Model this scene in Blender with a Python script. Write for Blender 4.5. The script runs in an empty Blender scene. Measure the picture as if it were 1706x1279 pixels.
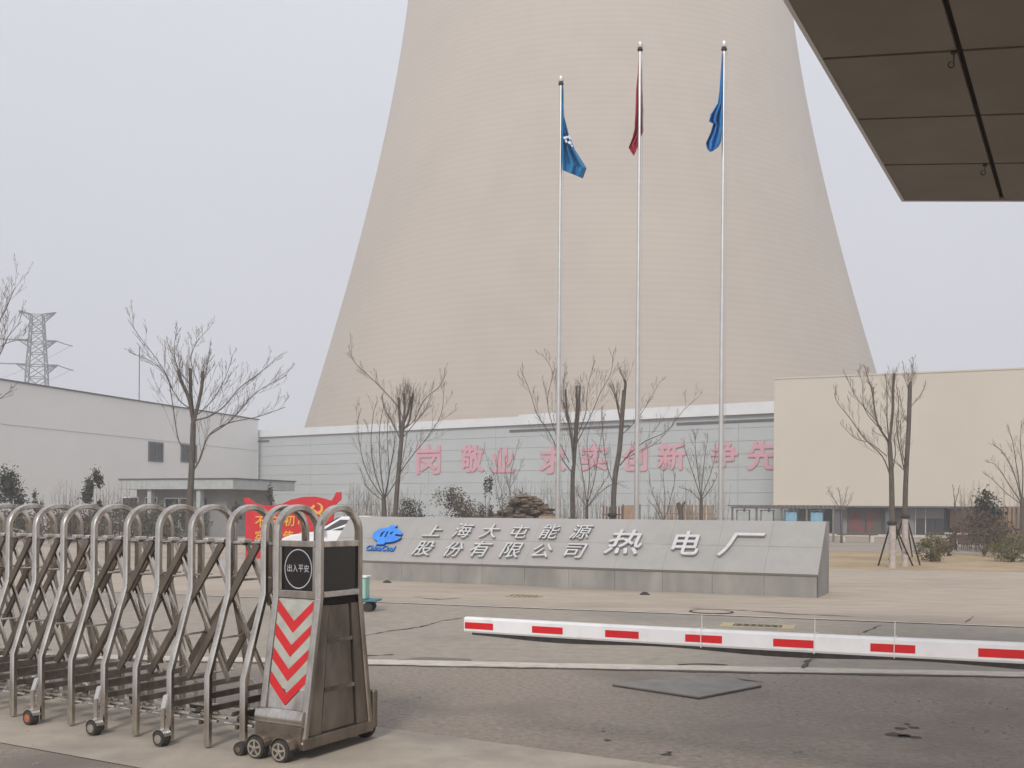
import bpy, math, random
import numpy as np
from mathutils import Vector, Matrix, Euler

# ------------------------------------------------------------------ camera, sky, sun, exposure
F, CX, CY, ROLL, EYE = 1740.0, 853.0, 852.0, math.radians(0.45), 1.62
S = bpy.context.scene
COL = S.collection
cam_d = bpy.data.cameras.new("camera")
cam = bpy.data.objects.new("camera", cam_d)
COL.objects.link(cam)
cam_d.sensor_width = 36.0
cam_d.lens = 36.0 * F / 1706.0
cam_d.shift_y = (CY - 639.5) / 1706.0
cam_d.clip_start = 0.05
cam_d.clip_end = 6000
ca, sa = math.cos(ROLL), math.sin(ROLL)
cam.matrix_world = Matrix(((ca, -sa, 0, 0), (0, 0, -1, 0), (sa, ca, 0, EYE), (0, 0, 0, 1)))
S.camera = cam

world = bpy.data.worlds.new("World")
S.world = world
world.use_nodes = True
wn, wl = world.node_tree.nodes, world.node_tree.links
wn.clear()
w_out = wn.new("ShaderNodeOutputWorld")
w_bg = wn.new("ShaderNodeBackground")
w_sky = wn.new("ShaderNodeTexSky")
w_sky.sky_type = "NISHITA"
w_sky.sun_disc = False
SUN_EL, SUN_AZ = math.radians(36), math.radians(-166)       # azimuth from +Y towards +X (minus = left)
w_sky.sun_elevation = SUN_EL
w_sky.sun_rotation = SUN_AZ
w_sky.dust_density = 6.0
w_sky.air_density = 1.2
w_hsv = wn.new("ShaderNodeHueSaturation")
w_hsv.inputs["Saturation"].default_value = 0.10
# overcast veil over the clear sky: pale grey-blue, a little brighter towards the zenith
w_geo = wn.new("ShaderNodeTexCoord")
w_sep = wn.new("ShaderNodeSeparateXYZ")
w_ramp = wn.new("ShaderNodeValToRGB")
w_ramp.color_ramp.elements[0].position = 0.0
w_ramp.color_ramp.elements[0].color = (6.6, 6.8, 7.45, 1)
w_ramp.color_ramp.elements[1].position = 0.55
w_ramp.color_ramp.elements[1].color = (7.3, 7.55, 8.4, 1)
w_mix = wn.new("ShaderNodeMix")
w_mix.data_type = "RGBA"
w_mix.inputs[0].default_value = 0.86
wl.new(w_geo.outputs["Generated"], w_sep.inputs[0])
wl.new(w_sep.outputs[2], w_ramp.inputs[0])
wl.new(w_sky.outputs[0], w_hsv.inputs["Color"])
wl.new(w_hsv.outputs[0], w_mix.inputs[6])
wl.new(w_ramp.outputs[0], w_mix.inputs[7])
w_nz = wn.new("ShaderNodeTexNoise")
w_nz.inputs["Scale"].default_value = 1.6
w_nz.inputs["Detail"].default_value = 4
wl.new(w_geo.outputs["Generated"], w_nz.inputs["Vector"])
w_mr = wn.new("ShaderNodeMapRange")
w_mr.inputs["From Min"].default_value = 0.3
w_mr.inputs["From Max"].default_value = 0.7
w_mr.inputs["To Min"].default_value = 0.965
w_mr.inputs["To Max"].default_value = 1.035
wl.new(w_nz.outputs["Fac"], w_mr.inputs["Value"])
w_vm = wn.new("ShaderNodeVectorMath")
w_vm.operation = "SCALE"
wl.new(w_mix.outputs[2], w_vm.inputs[0])
wl.new(w_mr.outputs[0], w_vm.inputs["Scale"])
wl.new(w_vm.outputs[0], w_bg.inputs[0])
w_bg.inputs[1].default_value = 0.083
wl.new(w_bg.outputs[0], w_out.inputs[0])

sun_d = bpy.data.lights.new("sun", "SUN")
sun_d.energy = 1.5
sun_d.angle = math.radians(14)
sun_d.color = (1.0, 0.95, 0.88)
sun = bpy.data.objects.new("sun", sun_d)
COL.objects.link(sun)
sd = Vector((math.sin(SUN_AZ) * math.cos(SUN_EL), math.cos(SUN_AZ) * math.cos(SUN_EL), math.sin(SUN_EL)))
sun.rotation_euler = sd.to_track_quat("Z", "Y").to_euler()
sun.location = sd * 50

S.view_settings.view_transform = "Standard"
S.view_settings.look = "None"
S.view_settings.exposure = 0.54
S.view_settings.gamma = 1.0
S.view_settings.use_curve_mapping = False
S.render.engine = "CYCLES"
S.cycles.use_denoising = True
S.cycles.max_bounces = 6
S.cycles.volume_bounces = 1
S.cycles.caustics_reflective = False
S.cycles.caustics_refractive = False

# ------------------------------------------------------------------ measuring helpers (camera survey -> metres)
def ray(px, py):
    dx, dy = px - CX, CY - py
    return Vector(((dx * ca - dy * sa) / F, 1.0, (dx * sa + dy * ca) / F))

EYEV = Vector((0, 0, EYE))

def G(px, py, z=0.0):
    r = ray(px, py)
    return EYEV + r * ((z - EYE) / r.z)

def at(px, py, Y):
    return EYEV + ray(px, py) * Y

def on_plane(px, py, p0, n):
    r = ray(px, py)
    return EYEV + r * ((p0 - EYEV).dot(n) / r.dot(n))

U = Vector((0.873, -0.488, 0)).normalized()
V = Vector((0.488, 0.873, 0)).normalized()
YAW = math.atan2(U.y, U.x)
O = G(472, 1272)

def W(u, v, z=0.0):
    return O + U * u + V * v + Vector((0, 0, z))

# ------------------------------------------------------------------ materials
MATS = {}

def mat(name, c1, c2=None, rough=0.7, metal=0.0, scale=3.0, detail=6.0, bump=0.0, bscale=None, stretch=None,
        lo=0.35, hi=0.65, spec=0.5, transmission=0.0, c3=None, s3=0.4, lo3=0.45, hi3=0.7):
    m = bpy.data.materials.new(name)
    m.use_nodes = True
    n, l = m.node_tree.nodes, m.node_tree.links
    b = n["Principled BSDF"]
    b.inputs["Roughness"].default_value = rough
    b.inputs["Metallic"].default_value = metal
    b.inputs["Specular IOR Level"].default_value = spec
    if transmission:
        b.inputs["Transmission Weight"].default_value = transmission
    tc = n.new("ShaderNodeTexCoord")
    mp = n.new("ShaderNodeMapping")
    if stretch:
        mp.inputs["Scale"].default_value = stretch
    l.new(tc.outputs["Object"], mp.inputs[0])
    if c2 is None:
        b.inputs["Base Color"].default_value = (*c1, 1)
    else:
        nz = n.new("ShaderNodeTexNoise")
        nz.inputs["Scale"].default_value = scale
        nz.inputs["Detail"].default_value = detail
        nz.inputs["Roughness"].default_value = 0.65
        l.new(mp.outputs[0], nz.inputs["Vector"])
        mr = n.new("ShaderNodeMapRange")
        mr.inputs["From Min"].default_value = lo
        mr.inputs["From Max"].default_value = hi
        l.new(nz.outputs["Fac"], mr.inputs["Value"])
        mx = n.new("ShaderNodeMix")
        mx.data_type = "RGBA"
        mx.inputs[6].default_value = (*c1, 1)
        mx.inputs[7].default_value = (*c2, 1)
        l.new(mr.outputs[0], mx.inputs[0])
        outc = mx.outputs[2]
        if c3 is not None:
            n3 = n.new("ShaderNodeTexNoise")
            n3.inputs["Scale"].default_value = s3
            n3.inputs["Detail"].default_value = 3
            l.new(mp.outputs[0], n3.inputs["Vector"])
            m3 = n.new("ShaderNodeMapRange")
            m3.inputs["From Min"].default_value = lo3
            m3.inputs["From Max"].default_value = hi3
            l.new(n3.outputs["Fac"], m3.inputs["Value"])
            x3 = n.new("ShaderNodeMix")
            x3.data_type = "RGBA"
            l.new(outc, x3.inputs[6])
            x3.inputs[7].default_value = (*c3, 1)
            l.new(m3.outputs[0], x3.inputs[0])
            outc = x3.outputs[2]
        l.new(outc, b.inputs["Base Color"])
        if rough > 0.15:
            rr = n.new("ShaderNodeMapRange")
            rr.inputs["To Min"].default_value = rough * 0.82
            rr.inputs["To Max"].default_value = min(1.0, rough * 1.2)
            l.new(nz.outputs["Fac"], rr.inputs["Value"])
            l.new(rr.outputs[0], b.inputs["Roughness"])
    if bump:
        nb = n.new("ShaderNodeTexNoise")
        nb.inputs["Scale"].default_value = bscale or scale * 6
        nb.inputs["Detail"].default_value = 4
        l.new(mp.outputs[0], nb.inputs["Vector"])
        bp = n.new("ShaderNodeBump")
        bp.inputs["Strength"].default_value = bump
        bp.inputs["Distance"].default_value = 0.02
        l.new(nb.outputs["Fac"], bp.inputs["Height"])
        l.new(bp.outputs[0], b.inputs["Normal"])
    MATS[name] = m
    return m

M_GROUND = mat("soil", (0.36, 0.30, 0.23), (0.27, 0.22, 0.17), 0.95, scale=0.5, bump=0.2)
M_ASPH = mat("old_asphalt", (0.215, 0.178, 0.144), (0.345, 0.288, 0.236), 0.85, scale=18, detail=10, bump=0.6, bscale=90,
             c3=(0.180, 0.150, 0.127), s3=0.55, lo3=0.5, hi3=0.72)
M_ROAD = mat("worn_concrete_road", (0.35, 0.303, 0.245), (0.28, 0.24, 0.195), 0.85, scale=5, detail=10, bump=0.3, bscale=60,
             c3=(0.22, 0.20, 0.18), s3=0.35, lo3=0.5, hi3=0.75)
M_PLAZA = mat("plaza_paving", (0.45, 0.378, 0.300), (0.36, 0.298, 0.235), 0.9, scale=2.2, detail=10, bump=0.25, bscale=30,
              c3=(0.30, 0.245, 0.195), s3=0.22, lo3=0.5, hi3=0.72, stretch=(0.5, 1.6, 1))
M_STRIP = mat("smooth_concrete", (0.44, 0.38, 0.305), (0.36, 0.305, 0.245), 0.8, scale=3, detail=10, bump=0.15, bscale=40,
              c3=(0.24, 0.21, 0.18), s3=0.9, lo3=0.52, hi3=0.75)
M_KERB = mat("pale_kerb", (0.60, 0.54, 0.46), (0.47, 0.42, 0.36), 0.85, scale=6, bump=0.2)
M_CRACK_SHADE = mat("dark_crack_shade", (0.055, 0.045, 0.038), (0.09, 0.075, 0.062), 0.95, scale=9)
M_PATCH = mat("tar_patch", (0.15, 0.128, 0.118), (0.20, 0.175, 0.16), 0.85, scale=12, bump=0.4, bscale=60)
M_LAWN = mat("dead_lawn", (0.40, 0.29, 0.165), (0.31, 0.225, 0.13), 0.98, scale=2.0, detail=12, bump=0.8, bscale=25,
             c3=(0.46, 0.36, 0.24), s3=0.3)
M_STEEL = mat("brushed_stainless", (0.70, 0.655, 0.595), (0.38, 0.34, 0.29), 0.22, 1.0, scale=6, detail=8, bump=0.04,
              bscale=50, stretch=(1, 1, 0.35), c3=(0.20, 0.168, 0.132), s3=3.0, lo3=0.48, hi3=0.70)  # dark blotches put reflection contrast into the steel's colour
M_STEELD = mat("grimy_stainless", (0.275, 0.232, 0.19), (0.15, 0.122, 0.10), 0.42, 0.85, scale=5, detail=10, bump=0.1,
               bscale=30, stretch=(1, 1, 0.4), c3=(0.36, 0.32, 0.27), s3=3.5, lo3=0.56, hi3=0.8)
M_BRIGHT = mat("bright_stainless", (0.78, 0.75, 0.70), (0.60, 0.56, 0.5), 0.28, 1.0, scale=12)
M_DARKM = mat("dark_metal", (0.04, 0.035, 0.03), (0.07, 0.06, 0.05), 0.6, 0.4, scale=8)
M_BLACKG = mat("black_display_glass", (0.012, 0.010, 0.012), rough=0.12, spec=0.6)
M_RUB = mat("black_rubber", (0.022, 0.020, 0.019), (0.05, 0.045, 0.04), 0.8, scale=20)
M_ORANGE = mat("orange_plastic", (0.42, 0.13, 0.06), (0.30, 0.10, 0.05), 0.6, scale=20)
M_SILVERTXT = mat("grey_print", (0.46, 0.46, 0.47), rough=0.6)
M_RED = mat("red_reflective_film", (0.60, 0.014, 0.018), (0.50, 0.011, 0.014), 0.35, scale=12)
M_PALEFILM = mat("silver_reflective_film", (0.47, 0.47, 0.41), (0.37, 0.36, 0.31), 0.4, 0.2, scale=9, detail=8)
M_WHITE = mat("white_boom_paint", (0.84, 0.83, 0.84), (0.76, 0.755, 0.76), 0.35, scale=5, detail=10, c3=(0.66, 0.64, 0.62), s3=7, lo3=.58, hi3=.8)
M_BOOMRED = mat("boom_red_film", (0.68, 0.016, 0.02), (0.58, 0.014, 0.018), 0.4, scale=12)
M_STONE = mat("grey_granite", (0.345, 0.335, 0.31), (0.30, 0.288, 0.27), 0.55, scale=2.0, detail=10, bump=0.05,
              c3=(0.36, 0.335, 0.32), s3=0.5)
M_STONED = mat("stained_granite", (0.29, 0.275, 0.255), (0.21, 0.20, 0.185), 0.6, scale=1.6, detail=10,
               stretch=(1, 1, 0.35), c3=(0.34, 0.325, 0.29), s3=1.4, lo3=0.5, hi3=0.7)
M_LETTER = mat("polished_steel_letter", (0.66, 0.65, 0.64), (0.56, 0.55, 0.54), rough=0.4, metal=0.3, scale=8)
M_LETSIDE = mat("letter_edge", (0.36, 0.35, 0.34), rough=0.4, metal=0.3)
M_BLUE = mat("blue_acrylic", (0.04, 0.27, 0.78), (0.03, 0.20, 0.66), 0.35, scale=6)
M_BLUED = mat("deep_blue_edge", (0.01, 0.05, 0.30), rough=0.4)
M_POLE = mat("pole_stainless", (0.66, 0.64, 0.61), (0.56, 0.54, 0.50), 0.32, 0.85, scale=2)
M_FLAGB = mat("blue_flag_cloth", (0.004, 0.165, 0.37), (0.006, 0.20, 0.45), 0.8, scale=3)
M_FLAGB2 = mat("bright_blue_flag_cloth", (0.010, 0.26, 0.64), (0.006, 0.19, 0.50), 0.75, scale=3)
M_FLAGR = mat("dark_red_flag_cloth", (0.42, 0.012, 0.035), (0.32, 0.01, 0.028), 0.85, scale=3)
M_FLAGW = mat("white_print", (0.62, 0.70, 0.82), rough=0.8)
M_BANNER = mat("red_painted_board", (0.62, 0.012, 0.018), (0.52, 0.01, 0.016), 0.45, scale=3)
M_GOLD = mat("yellow_paint", (0.80, 0.42, 0.06), rough=0.5)
M_TOWER = mat("tower_concrete", (0.485, 0.408, 0.325), (0.455, 0.382, 0.30), 0.95, scale=0.16, detail=10,
              stretch=(1.0, 1.0, .9), c3=(0.51, 0.428, 0.335), s3=0.03, bump=0.3, bscale=0.25)
M_BLDW = mat("white_cladding", (0.80, 0.785, 0.755), (0.755, 0.74, 0.715), 0.8, scale=0.12, detail=6)
M_BLDB = mat("grey_blue_cladding", (0.47, 0.495, 0.495), (0.44, 0.465, 0.465), 0.75, scale=0.3, detail=6)
M_BLDJ = mat("cladding_joint", (0.29, 0.305, 0.31), rough=0.8)
M_COPE = mat("white_coping", (0.74, 0.74, 0.75), (0.66, 0.66, 0.67), 0.6, scale=0.5)
M_BEIGE = mat("beige_render", (0.57, 0.515, 0.435), (0.54, 0.485, 0.41), 0.85, scale=0.15, detail=6)
M_DKLINE = mat("dark_trim", (0.10, 0.10, 0.11), rough=0.7)
M_WINF = mat("window_frame_grey", (0.085, 0.085, 0.09), rough=0.6)
M_GLASS = mat("dark_window_glass", (0.03, 0.03, 0.034), rough=0.25, spec=0.6)
M_PINK = mat("faded_red_letter", (0.68, 0.31, 0.37), (0.58, 0.36, 0.39), 0.7, scale=1)
M_BARK = mat("grey_brown_bark", (0.075, 0.062, 0.052), (0.135, 0.115, 0.096), 0.95, scale=14, bump=0.5, bscale=40, stretch=(1, 1, 0.3))
M_TWIG = mat("twig_bark", (0.15, 0.112, 0.088), (0.21, 0.165, 0.13), 0.95, scale=6)
M_LIME = mat("white_lime_wash", (0.50, 0.44, 0.41), (0.34, 0.29, 0.26), 0.95, scale=8, bump=0.3)
M_LEAF = mat("olive_shrub_leaf", (0.075, 0.075, 0.030), (0.20, 0.165, 0.075), 0.7, scale=9, detail=3)
M_LEAFD = mat("dark_evergreen_leaf", (0.028, 0.032, 0.024), (0.060, 0.062, 0.045), 0.75, scale=6, detail=3)
M_LEAFR = mat("reddish_shrub_leaf", (0.075, 0.050, 0.035), (0.135, 0.10, 0.062), 0.8, scale=5, detail=3)
M_LEAFG = mat("dull_green_hedge_leaf", (0.060, 0.065, 0.040), (0.12, 0.115, 0.070), 0.8, scale=3, detail=3)
M_ROCK = mat("brown_rock", (0.20, 0.14, 0.095), (0.11, 0.078, 0.055), 0.95, scale=2.5, detail=10, bump=0.7, bscale=9,
             stretch=(0.5, 0.5, 3))
M_WOODT = mat("tan_timber", (0.36, 0.25, 0.17), (0.27, 0.19, 0.13), 0.85, scale=5, stretch=(1, 1, 0.2))
M_WOODB = mat("brown_timber", (0.17, 0.10, 0.065), (0.12, 0.07, 0.048), 0.85, scale=5, stretch=(1, 1, 0.2))
M_WOODG = mat("weathered_dark_timber", (0.17, 0.155, 0.135), (0.25, 0.225, 0.20), 0.9, scale=5, stretch=(1, 1, 0.2))
M_SOFFIT = mat("brown_soffit_panel", (0.225, 0.192, 0.155), (0.200, 0.172, 0.138), 0.6, scale=1.2, detail=4)
M_SEAM = mat("soffit_seam", (0.012, 0.008, 0.006), rough=0.9)
M_FASCIA = mat("white_fascia", (0.75, 0.74, 0.73), rough=0.5)
M_TEAL = mat("pale_teal_plastic", (0.30, 0.52, 0.44), rough=0.5)
M_TEALB = mat("blue_teal_steel", (0.04, 0.17, 0.22), rough=0.5)
M_CARW = mat("white_car_paint", (0.72, 0.72, 0.72), rough=0.2, spec=0.6)
M_BOARD = mat("pale_notice_board", (0.42, 0.44, 0.43), (0.34, 0.36, 0.36), 0.5, scale=3)
M_BOARDB = mat("blue_notice_print", (0.12, 0.33, 0.50), (0.30, 0.45, 0.52), 0.4, scale=2.5)
M_DKRED = mat("dark_red_lettering", (0.24, 0.03, 0.035), rough=0.6)
M_WALLG = mat("mid_grey_wall", (0.26, 0.255, 0.25), (0.22, 0.215, 0.21), 0.8, scale=0.8)  # mottled mid grey for walls, panels and road grit
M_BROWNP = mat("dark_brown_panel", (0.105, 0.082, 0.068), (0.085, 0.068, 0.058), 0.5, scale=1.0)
M_YELL = mat("faded_yellow_paint", (0.46, 0.39, 0.21), (0.38, 0.33, 0.2), 0.8, scale=20)
M_LATTICE = mat("galvanised_lattice", (0.13, 0.135, 0.145), rough=0.6, metal=0.2)
M_PLATE = mat("grey_steel_plate", (0.235, 0.220, 0.20), (0.19, 0.175, 0.158), 0.6, 0.1, scale=5, detail=8)

def lift_bands(m, spacing, amt):
    """cast-in-lifts concrete: faint level joints every `spacing` metres"""
    n, l = m.node_tree.nodes, m.node_tree.links
    b = n["Principled BSDF"]
    src = b.inputs["Base Color"].links[0].from_socket
    tc = n.new("ShaderNodeTexCoord"); mp = n.new("ShaderNodeMapping"); mp.inputs["Scale"].default_value = (.02, .02, 1)
    l.new(tc.outputs["Object"], mp.inputs[0])
    w = n.new("ShaderNodeTexWave"); w.bands_direction = "Z"; w.wave_profile = "SAW"
    w.inputs["Scale"].default_value = 6.283 / (20 * spacing); w.inputs["Distortion"].default_value = .12; w.inputs["Detail"].default_value = 3
    l.new(mp.outputs[0], w.inputs["Vector"])
    mr = n.new("ShaderNodeMapRange"); mr.inputs["To Min"].default_value = 1 - amt; mr.inputs["To Max"].default_value = 1 + amt * .4
    l.new(w.outputs["Fac"], mr.inputs["Value"])
    vm = n.new("ShaderNodeVectorMath"); vm.operation = "SCALE"
    l.new(src, vm.inputs[0]); l.new(mr.outputs[0], vm.inputs["Scale"])
    l.new(vm.outputs[0], b.inputs["Base Color"])
lift_bands(M_TOWER, 1.5, .075)

# ------------------------------------------------------------------ mesh helpers
class MB:
    def __init__(self):
        self.v, self.f, self.mi = [], [], []
    def add(self, vs, fs, mi=0):
        b = len(self.v)
        self.v += [tuple(p) for p in vs]
        self.f += [tuple(b + i for i in q) for q in fs]
        self.mi += [mi] * len(fs)
        return self
    def hexa(self, p, mi=0):       # 4 bottom (ccw) + 4 top
        return self.add(p, [(3, 2, 1, 0), (4, 5, 6, 7), (0, 1, 5, 4), (1, 2, 6, 5), (2, 3, 7, 6), (3, 0, 4, 7)], mi)
    def box(self, x0, x1, y0, y1, z0, z1, mi=0):
        return self.hexa([(x0, y0, z0), (x1, y0, z0), (x1, y1, z0), (x0, y1, z0), (x0, y0, z1), (x1, y0, z1), (x1, y1, z1), (x0, y1, z1)], mi)
    def quad(self, a, b, c, d, mi=0):
        return self.add([a, b, c, d], [(0, 1, 2, 3)], mi)
    def prism(self, poly, n, t, mi=0):   # polygon points + thickness vector n*t
        k = len(poly)
        n = Vector(n) * t
        top = [Vector(p) + n for p in poly]
        fs = [tuple(range(k))[::-1], tuple(range(k, 2 * k))]
        fs += [(i, (i + 1) % k, k + (i + 1) % k, k + i) for i in range(k)]
        return self.add([Vector(p) for p in poly] + top, fs, mi)
    def tube(self, pts, rs, n=8, mi=0, cap=True, flat=1.0):
        pts = [Vector(p) for p in pts]
        if not hasattr(rs, "__len__"):
            rs = [rs] * len(pts)
        b = len(self.v)
        ref = Vector((0.31, 0.77, 0.12)).normalized()
        for i, p in enumerate(pts):
            d = (pts[min(i + 1, len(pts) - 1)] - pts[max(i - 1, 0)])
            if d.length < 1e-9:
                d = Vector((0, 0, 1))
            d.normalize()
            a = d.cross(ref)
            if a.length < 0.05:
                a = d.cross(Vector((1, 0, 0)))
            a.normalize()
            c = d.cross(a)
            for k in range(n):
                t = 2 * math.pi * k / n
                self.v.append(tuple(p + a * (math.cos(t) * rs[i]) + c * (math.sin(t) * rs[i] * flat)))
        for i in range(len(pts) - 1):
            for k in range(n):
                k2 = (k + 1) % n
                self.f.append((b + i * n + k, b + i * n + k2, b + (i + 1) * n + k2, b + (i + 1) * n + k))
                self.mi.append(mi)
        if cap:
            self.f.append(tuple(b + k for k in range(n))[::-1]); self.mi.append(mi)
            e = b + (len(pts) - 1) * n
            self.f.append(tuple(e + k for k in range(n))); self.mi.append(mi)
        return self
    def bar(self, a, b, w, h, side=(1, 0, 0), mi=0):   # rectangular bar a->b, width w along 'side'
        a, b = Vector(a), Vector(b)
        d = (b - a).normalized()
        s = Vector(side)
        s = (s - d * s.dot(d)).normalized()
        t = d.cross(s)
        q = []
        for p in (a, b):
            q += [p - s * w / 2 - t * h / 2, p + s * w / 2 - t * h / 2, p + s * w / 2 + t * h / 2, p - s * w / 2 + t * h / 2]
        return self.hexa(q, mi)
    def lathe(self, prof, c=(0, 0, 0), axis="z", n=16, mi=0):   # prof: (r, h)
        c = Vector(c)
        b = len(self.v)
        for r, h in prof:
            for k in range(n):
                t = 2 * math.pi * k / n
                x, y = r * math.cos(t), r * math.sin(t)
                p = {"z": (x, y, h), "y": (x, h, y), "x": (h, x, y)}[axis]
                self.v.append(tuple(c + Vector(p)))
        for i in range(len(prof) - 1):
            for k in range(n):
                k2 = (k + 1) % n
                self.f.append((b + i * n + k, b + i * n + k2, b + (i + 1) * n + k2, b + (i + 1) * n + k)); self.mi.append(mi)
        if prof[0][0] > 1e-5:
            self.f.append(tuple(b + k for k in range(n))[::-1]); self.mi.append(mi)
        if prof[-1][0] > 1e-5:
            e = b + (len(prof) - 1) * n
            self.f.append(tuple(e + k for k in range(n))); self.mi.append(mi)
        return self
    def build(self, name, mats, parent=None, smooth=False, bevel=0.0, world_pts=False, fix=True, **props):
        me = bpy.data.meshes.new(name)
        v = self.v
        if parent is not None and world_pts:
            inv = wm(parent).inverted()
            v = [tuple(inv @ Vector(p)) for p in v]
        me.from_pydata(v, [], self.f)
        for m in (mats if isinstance(mats, (list, tuple)) else [mats]):
            me.materials.append(m)
        if max(self.mi, default=0) > 0:
            me.polygons.foreach_set("material_index", self.mi)
        if smooth:
            me.polygons.foreach_set("use_smooth", [True] * len(me.polygons))
            try:
                me.set_sharp_from_angle(angle=math.radians(40))
            except Exception:
                pass
        me.update()
        o = bpy.data.objects.new(name, me)
        COL.objects.link(o)
        o.parent = parent
        if bevel:
            bv = o.modifiers.new("bevel", "BEVEL")
            bv.width = bevel
            bv.segments = 2
            bv.limit_method = "ANGLE"
        for k, val in props.items():
            o[k] = val
        return o

def wm(o):
    m = Matrix.LocRotScale(o.location, o.rotation_euler, o.scale)
    return wm(o.parent) @ m if o.parent else m

def thing(name, label, cat, loc=(0, 0, 0), rz=0.0, group=None, parent=None):
    o = bpy.data.objects.new(name, None)
    o.empty_display_size = 0.2
    COL.objects.link(o)
    o.location = loc
    o.rotation_euler = (0, 0, rz)
    o["label"] = label
    o["category"] = cat
    if group:
        o["group"] = group
    return o

def tag(o, label, cat, group=None):
    o["label"] = label; o["category"] = cat
    if group:
        o["group"] = group
    return o

def struct(name, mb, m, **k):
    o = mb.build(name, m, **k)
    o["kind"] = "structure"
    return o

def copy_tree(o, parent=None):
    c = o.copy()
    COL.objects.link(c)
    if parent is not None:
        c.parent = parent
    for ch in [x for x in bpy.data.objects if x.parent == o]:
        copy_tree(ch, c)
    return c

def glyph(ch, w, h, depth, offset=0.0, shear=0.0, bevel=0.0):
    """one character as a solid mesh, centred, fitted to w x h (either may be None)"""
    cu = bpy.data.curves.new("glyph", "FONT")
    cu.body = ch
    cu.size = 1.0
    cu.shear = shear
    cu.extrude = 0.02
    cu.resolution_u = 4
    ob = bpy.data.objects.new("glyph", cu)
    COL.objects.link(ob)
    bpy.context.view_layer.update()
    dg = bpy.context.evaluated_depsgraph_get()
    me = bpy.data.meshes.new_from_object(ob.evaluated_get(dg))
    bpy.data.objects.remove(ob)
    bpy.data.curves.remove(cu)
    n = len(me.vertices)
    co = np.empty(n * 3)
    me.vertices.foreach_get("co", co)
    co = co.reshape(-1, 3)
    mn, mx = co.min(0), co.max(0)
    co -= (mn + mx) / 2
    sz = np.maximum(mx - mn, 1e-6)
    sy = (h / sz[1]) if h else (w / sz[0])
    sx = (w / sz[0]) if w else sy
    co[:, 0] *= sx; co[:, 1] *= sy; co[:, 2] *= depth / sz[2]
    me.vertices.foreach_set("co", co.ravel())
    me.update()
    if offset > 0:           # embolden: slightly shifted copies, each a hair lower than the last
        d = offset * max(w or h, h or w) * .8
        nv = len(co)
        faces = [tuple(p.vertices) for p in me.polygons]
        V_, F_ = [], []
        for j, (ox, oy) in enumerate(((0, 0), (d, 0), (-d, 0), (0, d), (0, -d), (d * .7, d * .7), (-d * .7, -d * .7))):
            q = co.copy(); q[:, 0] += ox; q[:, 1] += oy; q[:, 2] -= j * depth * .012
            V_ += [tuple(p) for p in q]
            F_ += [tuple(k + j * nv for k in f) for f in faces]
        me2 = bpy.data.meshes.new("glyph")
        me2.from_pydata(V_, [], F_)
        me2.update()
        bpy.data.meshes.remove(me)
        me = me2
    return me

def put(me, name, mats, parent, pos, xdir, ydir, world_pts=True, **props):
    """mesh placed with its own x,y axes along xdir,ydir"""
    me.materials.clear()
    for m in (mats if isinstance(mats, (list, tuple)) else [mats]):
        me.materials.append(m)
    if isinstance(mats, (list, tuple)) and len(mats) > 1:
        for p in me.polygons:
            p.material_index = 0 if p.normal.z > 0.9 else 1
    x = Vector(xdir).normalized(); y = Vector(ydir); y = (y - x * y.dot(x)).normalized(); z = x.cross(y)
    M = Matrix(((x.x, y.x, z.x, pos[0]), (x.y, y.y, z.y, pos[1]), (x.z, y.z, z.z, pos[2]), (0, 0, 0, 1)))
    if parent is not None and world_pts:
        M = wm(parent).inverted() @ M
    o = bpy.data.objects.new(name, me)
    COL.objects.link(o)
    o.parent = parent
    o.matrix_local = M
    for k, v in props.items():
        o[k] = v
    return o

def sheet(name, pts, z, m, **k):
    mb = MB()
    mb.add([(p[0], p[1], z) for p in pts], [tuple(range(len(pts)))])
    o = struct(name, mb, m, **k)
    if o.data.polygons[0].normal.z < 0:
        o.data.flip_normals()
    return o

# ------------------------------------------------------------------ ground, road, plaza
rnd = random.Random(5)
sheet("ground", [(-1500, -300), (1500, -300), (1500, 2500), (-1500, 2500)], -0.006, M_GROUND)
K = lambda x: 18.44 - 0.335 * (x + 2.46)        # far edge of the road (kerb line)
MID = lambda x: 11.0 - 0.075 * (x)              # pale joint between forecourt and road
sheet("forecourt_asphalt", [(-60, -25), (60, -25), (60, MID(60)), (-60, MID(-60))], -0.002, M_ASPH)
sheet("road", [(-60, MID(-60)), (23, MID(23)), (23, K(23)), (-60, K(-60))], 0.002, M_ROAD)
sheet("plaza", [(-60, K(-60)), (23, K(23)), (45, 12), (45, 27.5), (14.7, 29.9), (8.6, 30.9), (8.6, 60), (-60, 60)], 0.006, M_PLAZA)
sheet("lawn", [(8.6, 30.9), (14.7, 29.9), (45, 27.5), (45, 38), (20.9, 42.6), (14.1, 45.6), (8.6, 47)], 0.010, M_LAWN)
sheet("back_road", [(8.6, 47), (14.1, 45.6), (20.9, 42.6), (60, 33), (90, 55), (8.6, 62)], 0.014, M_ROAD)
a, b = W(-12, -.55), W(14, -.55)
c, d = W(14, 1.21), W(-12, 1.21)
sheet("gate_threshold", [a, b, c, d], 0.004, M_STRIP)

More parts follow.
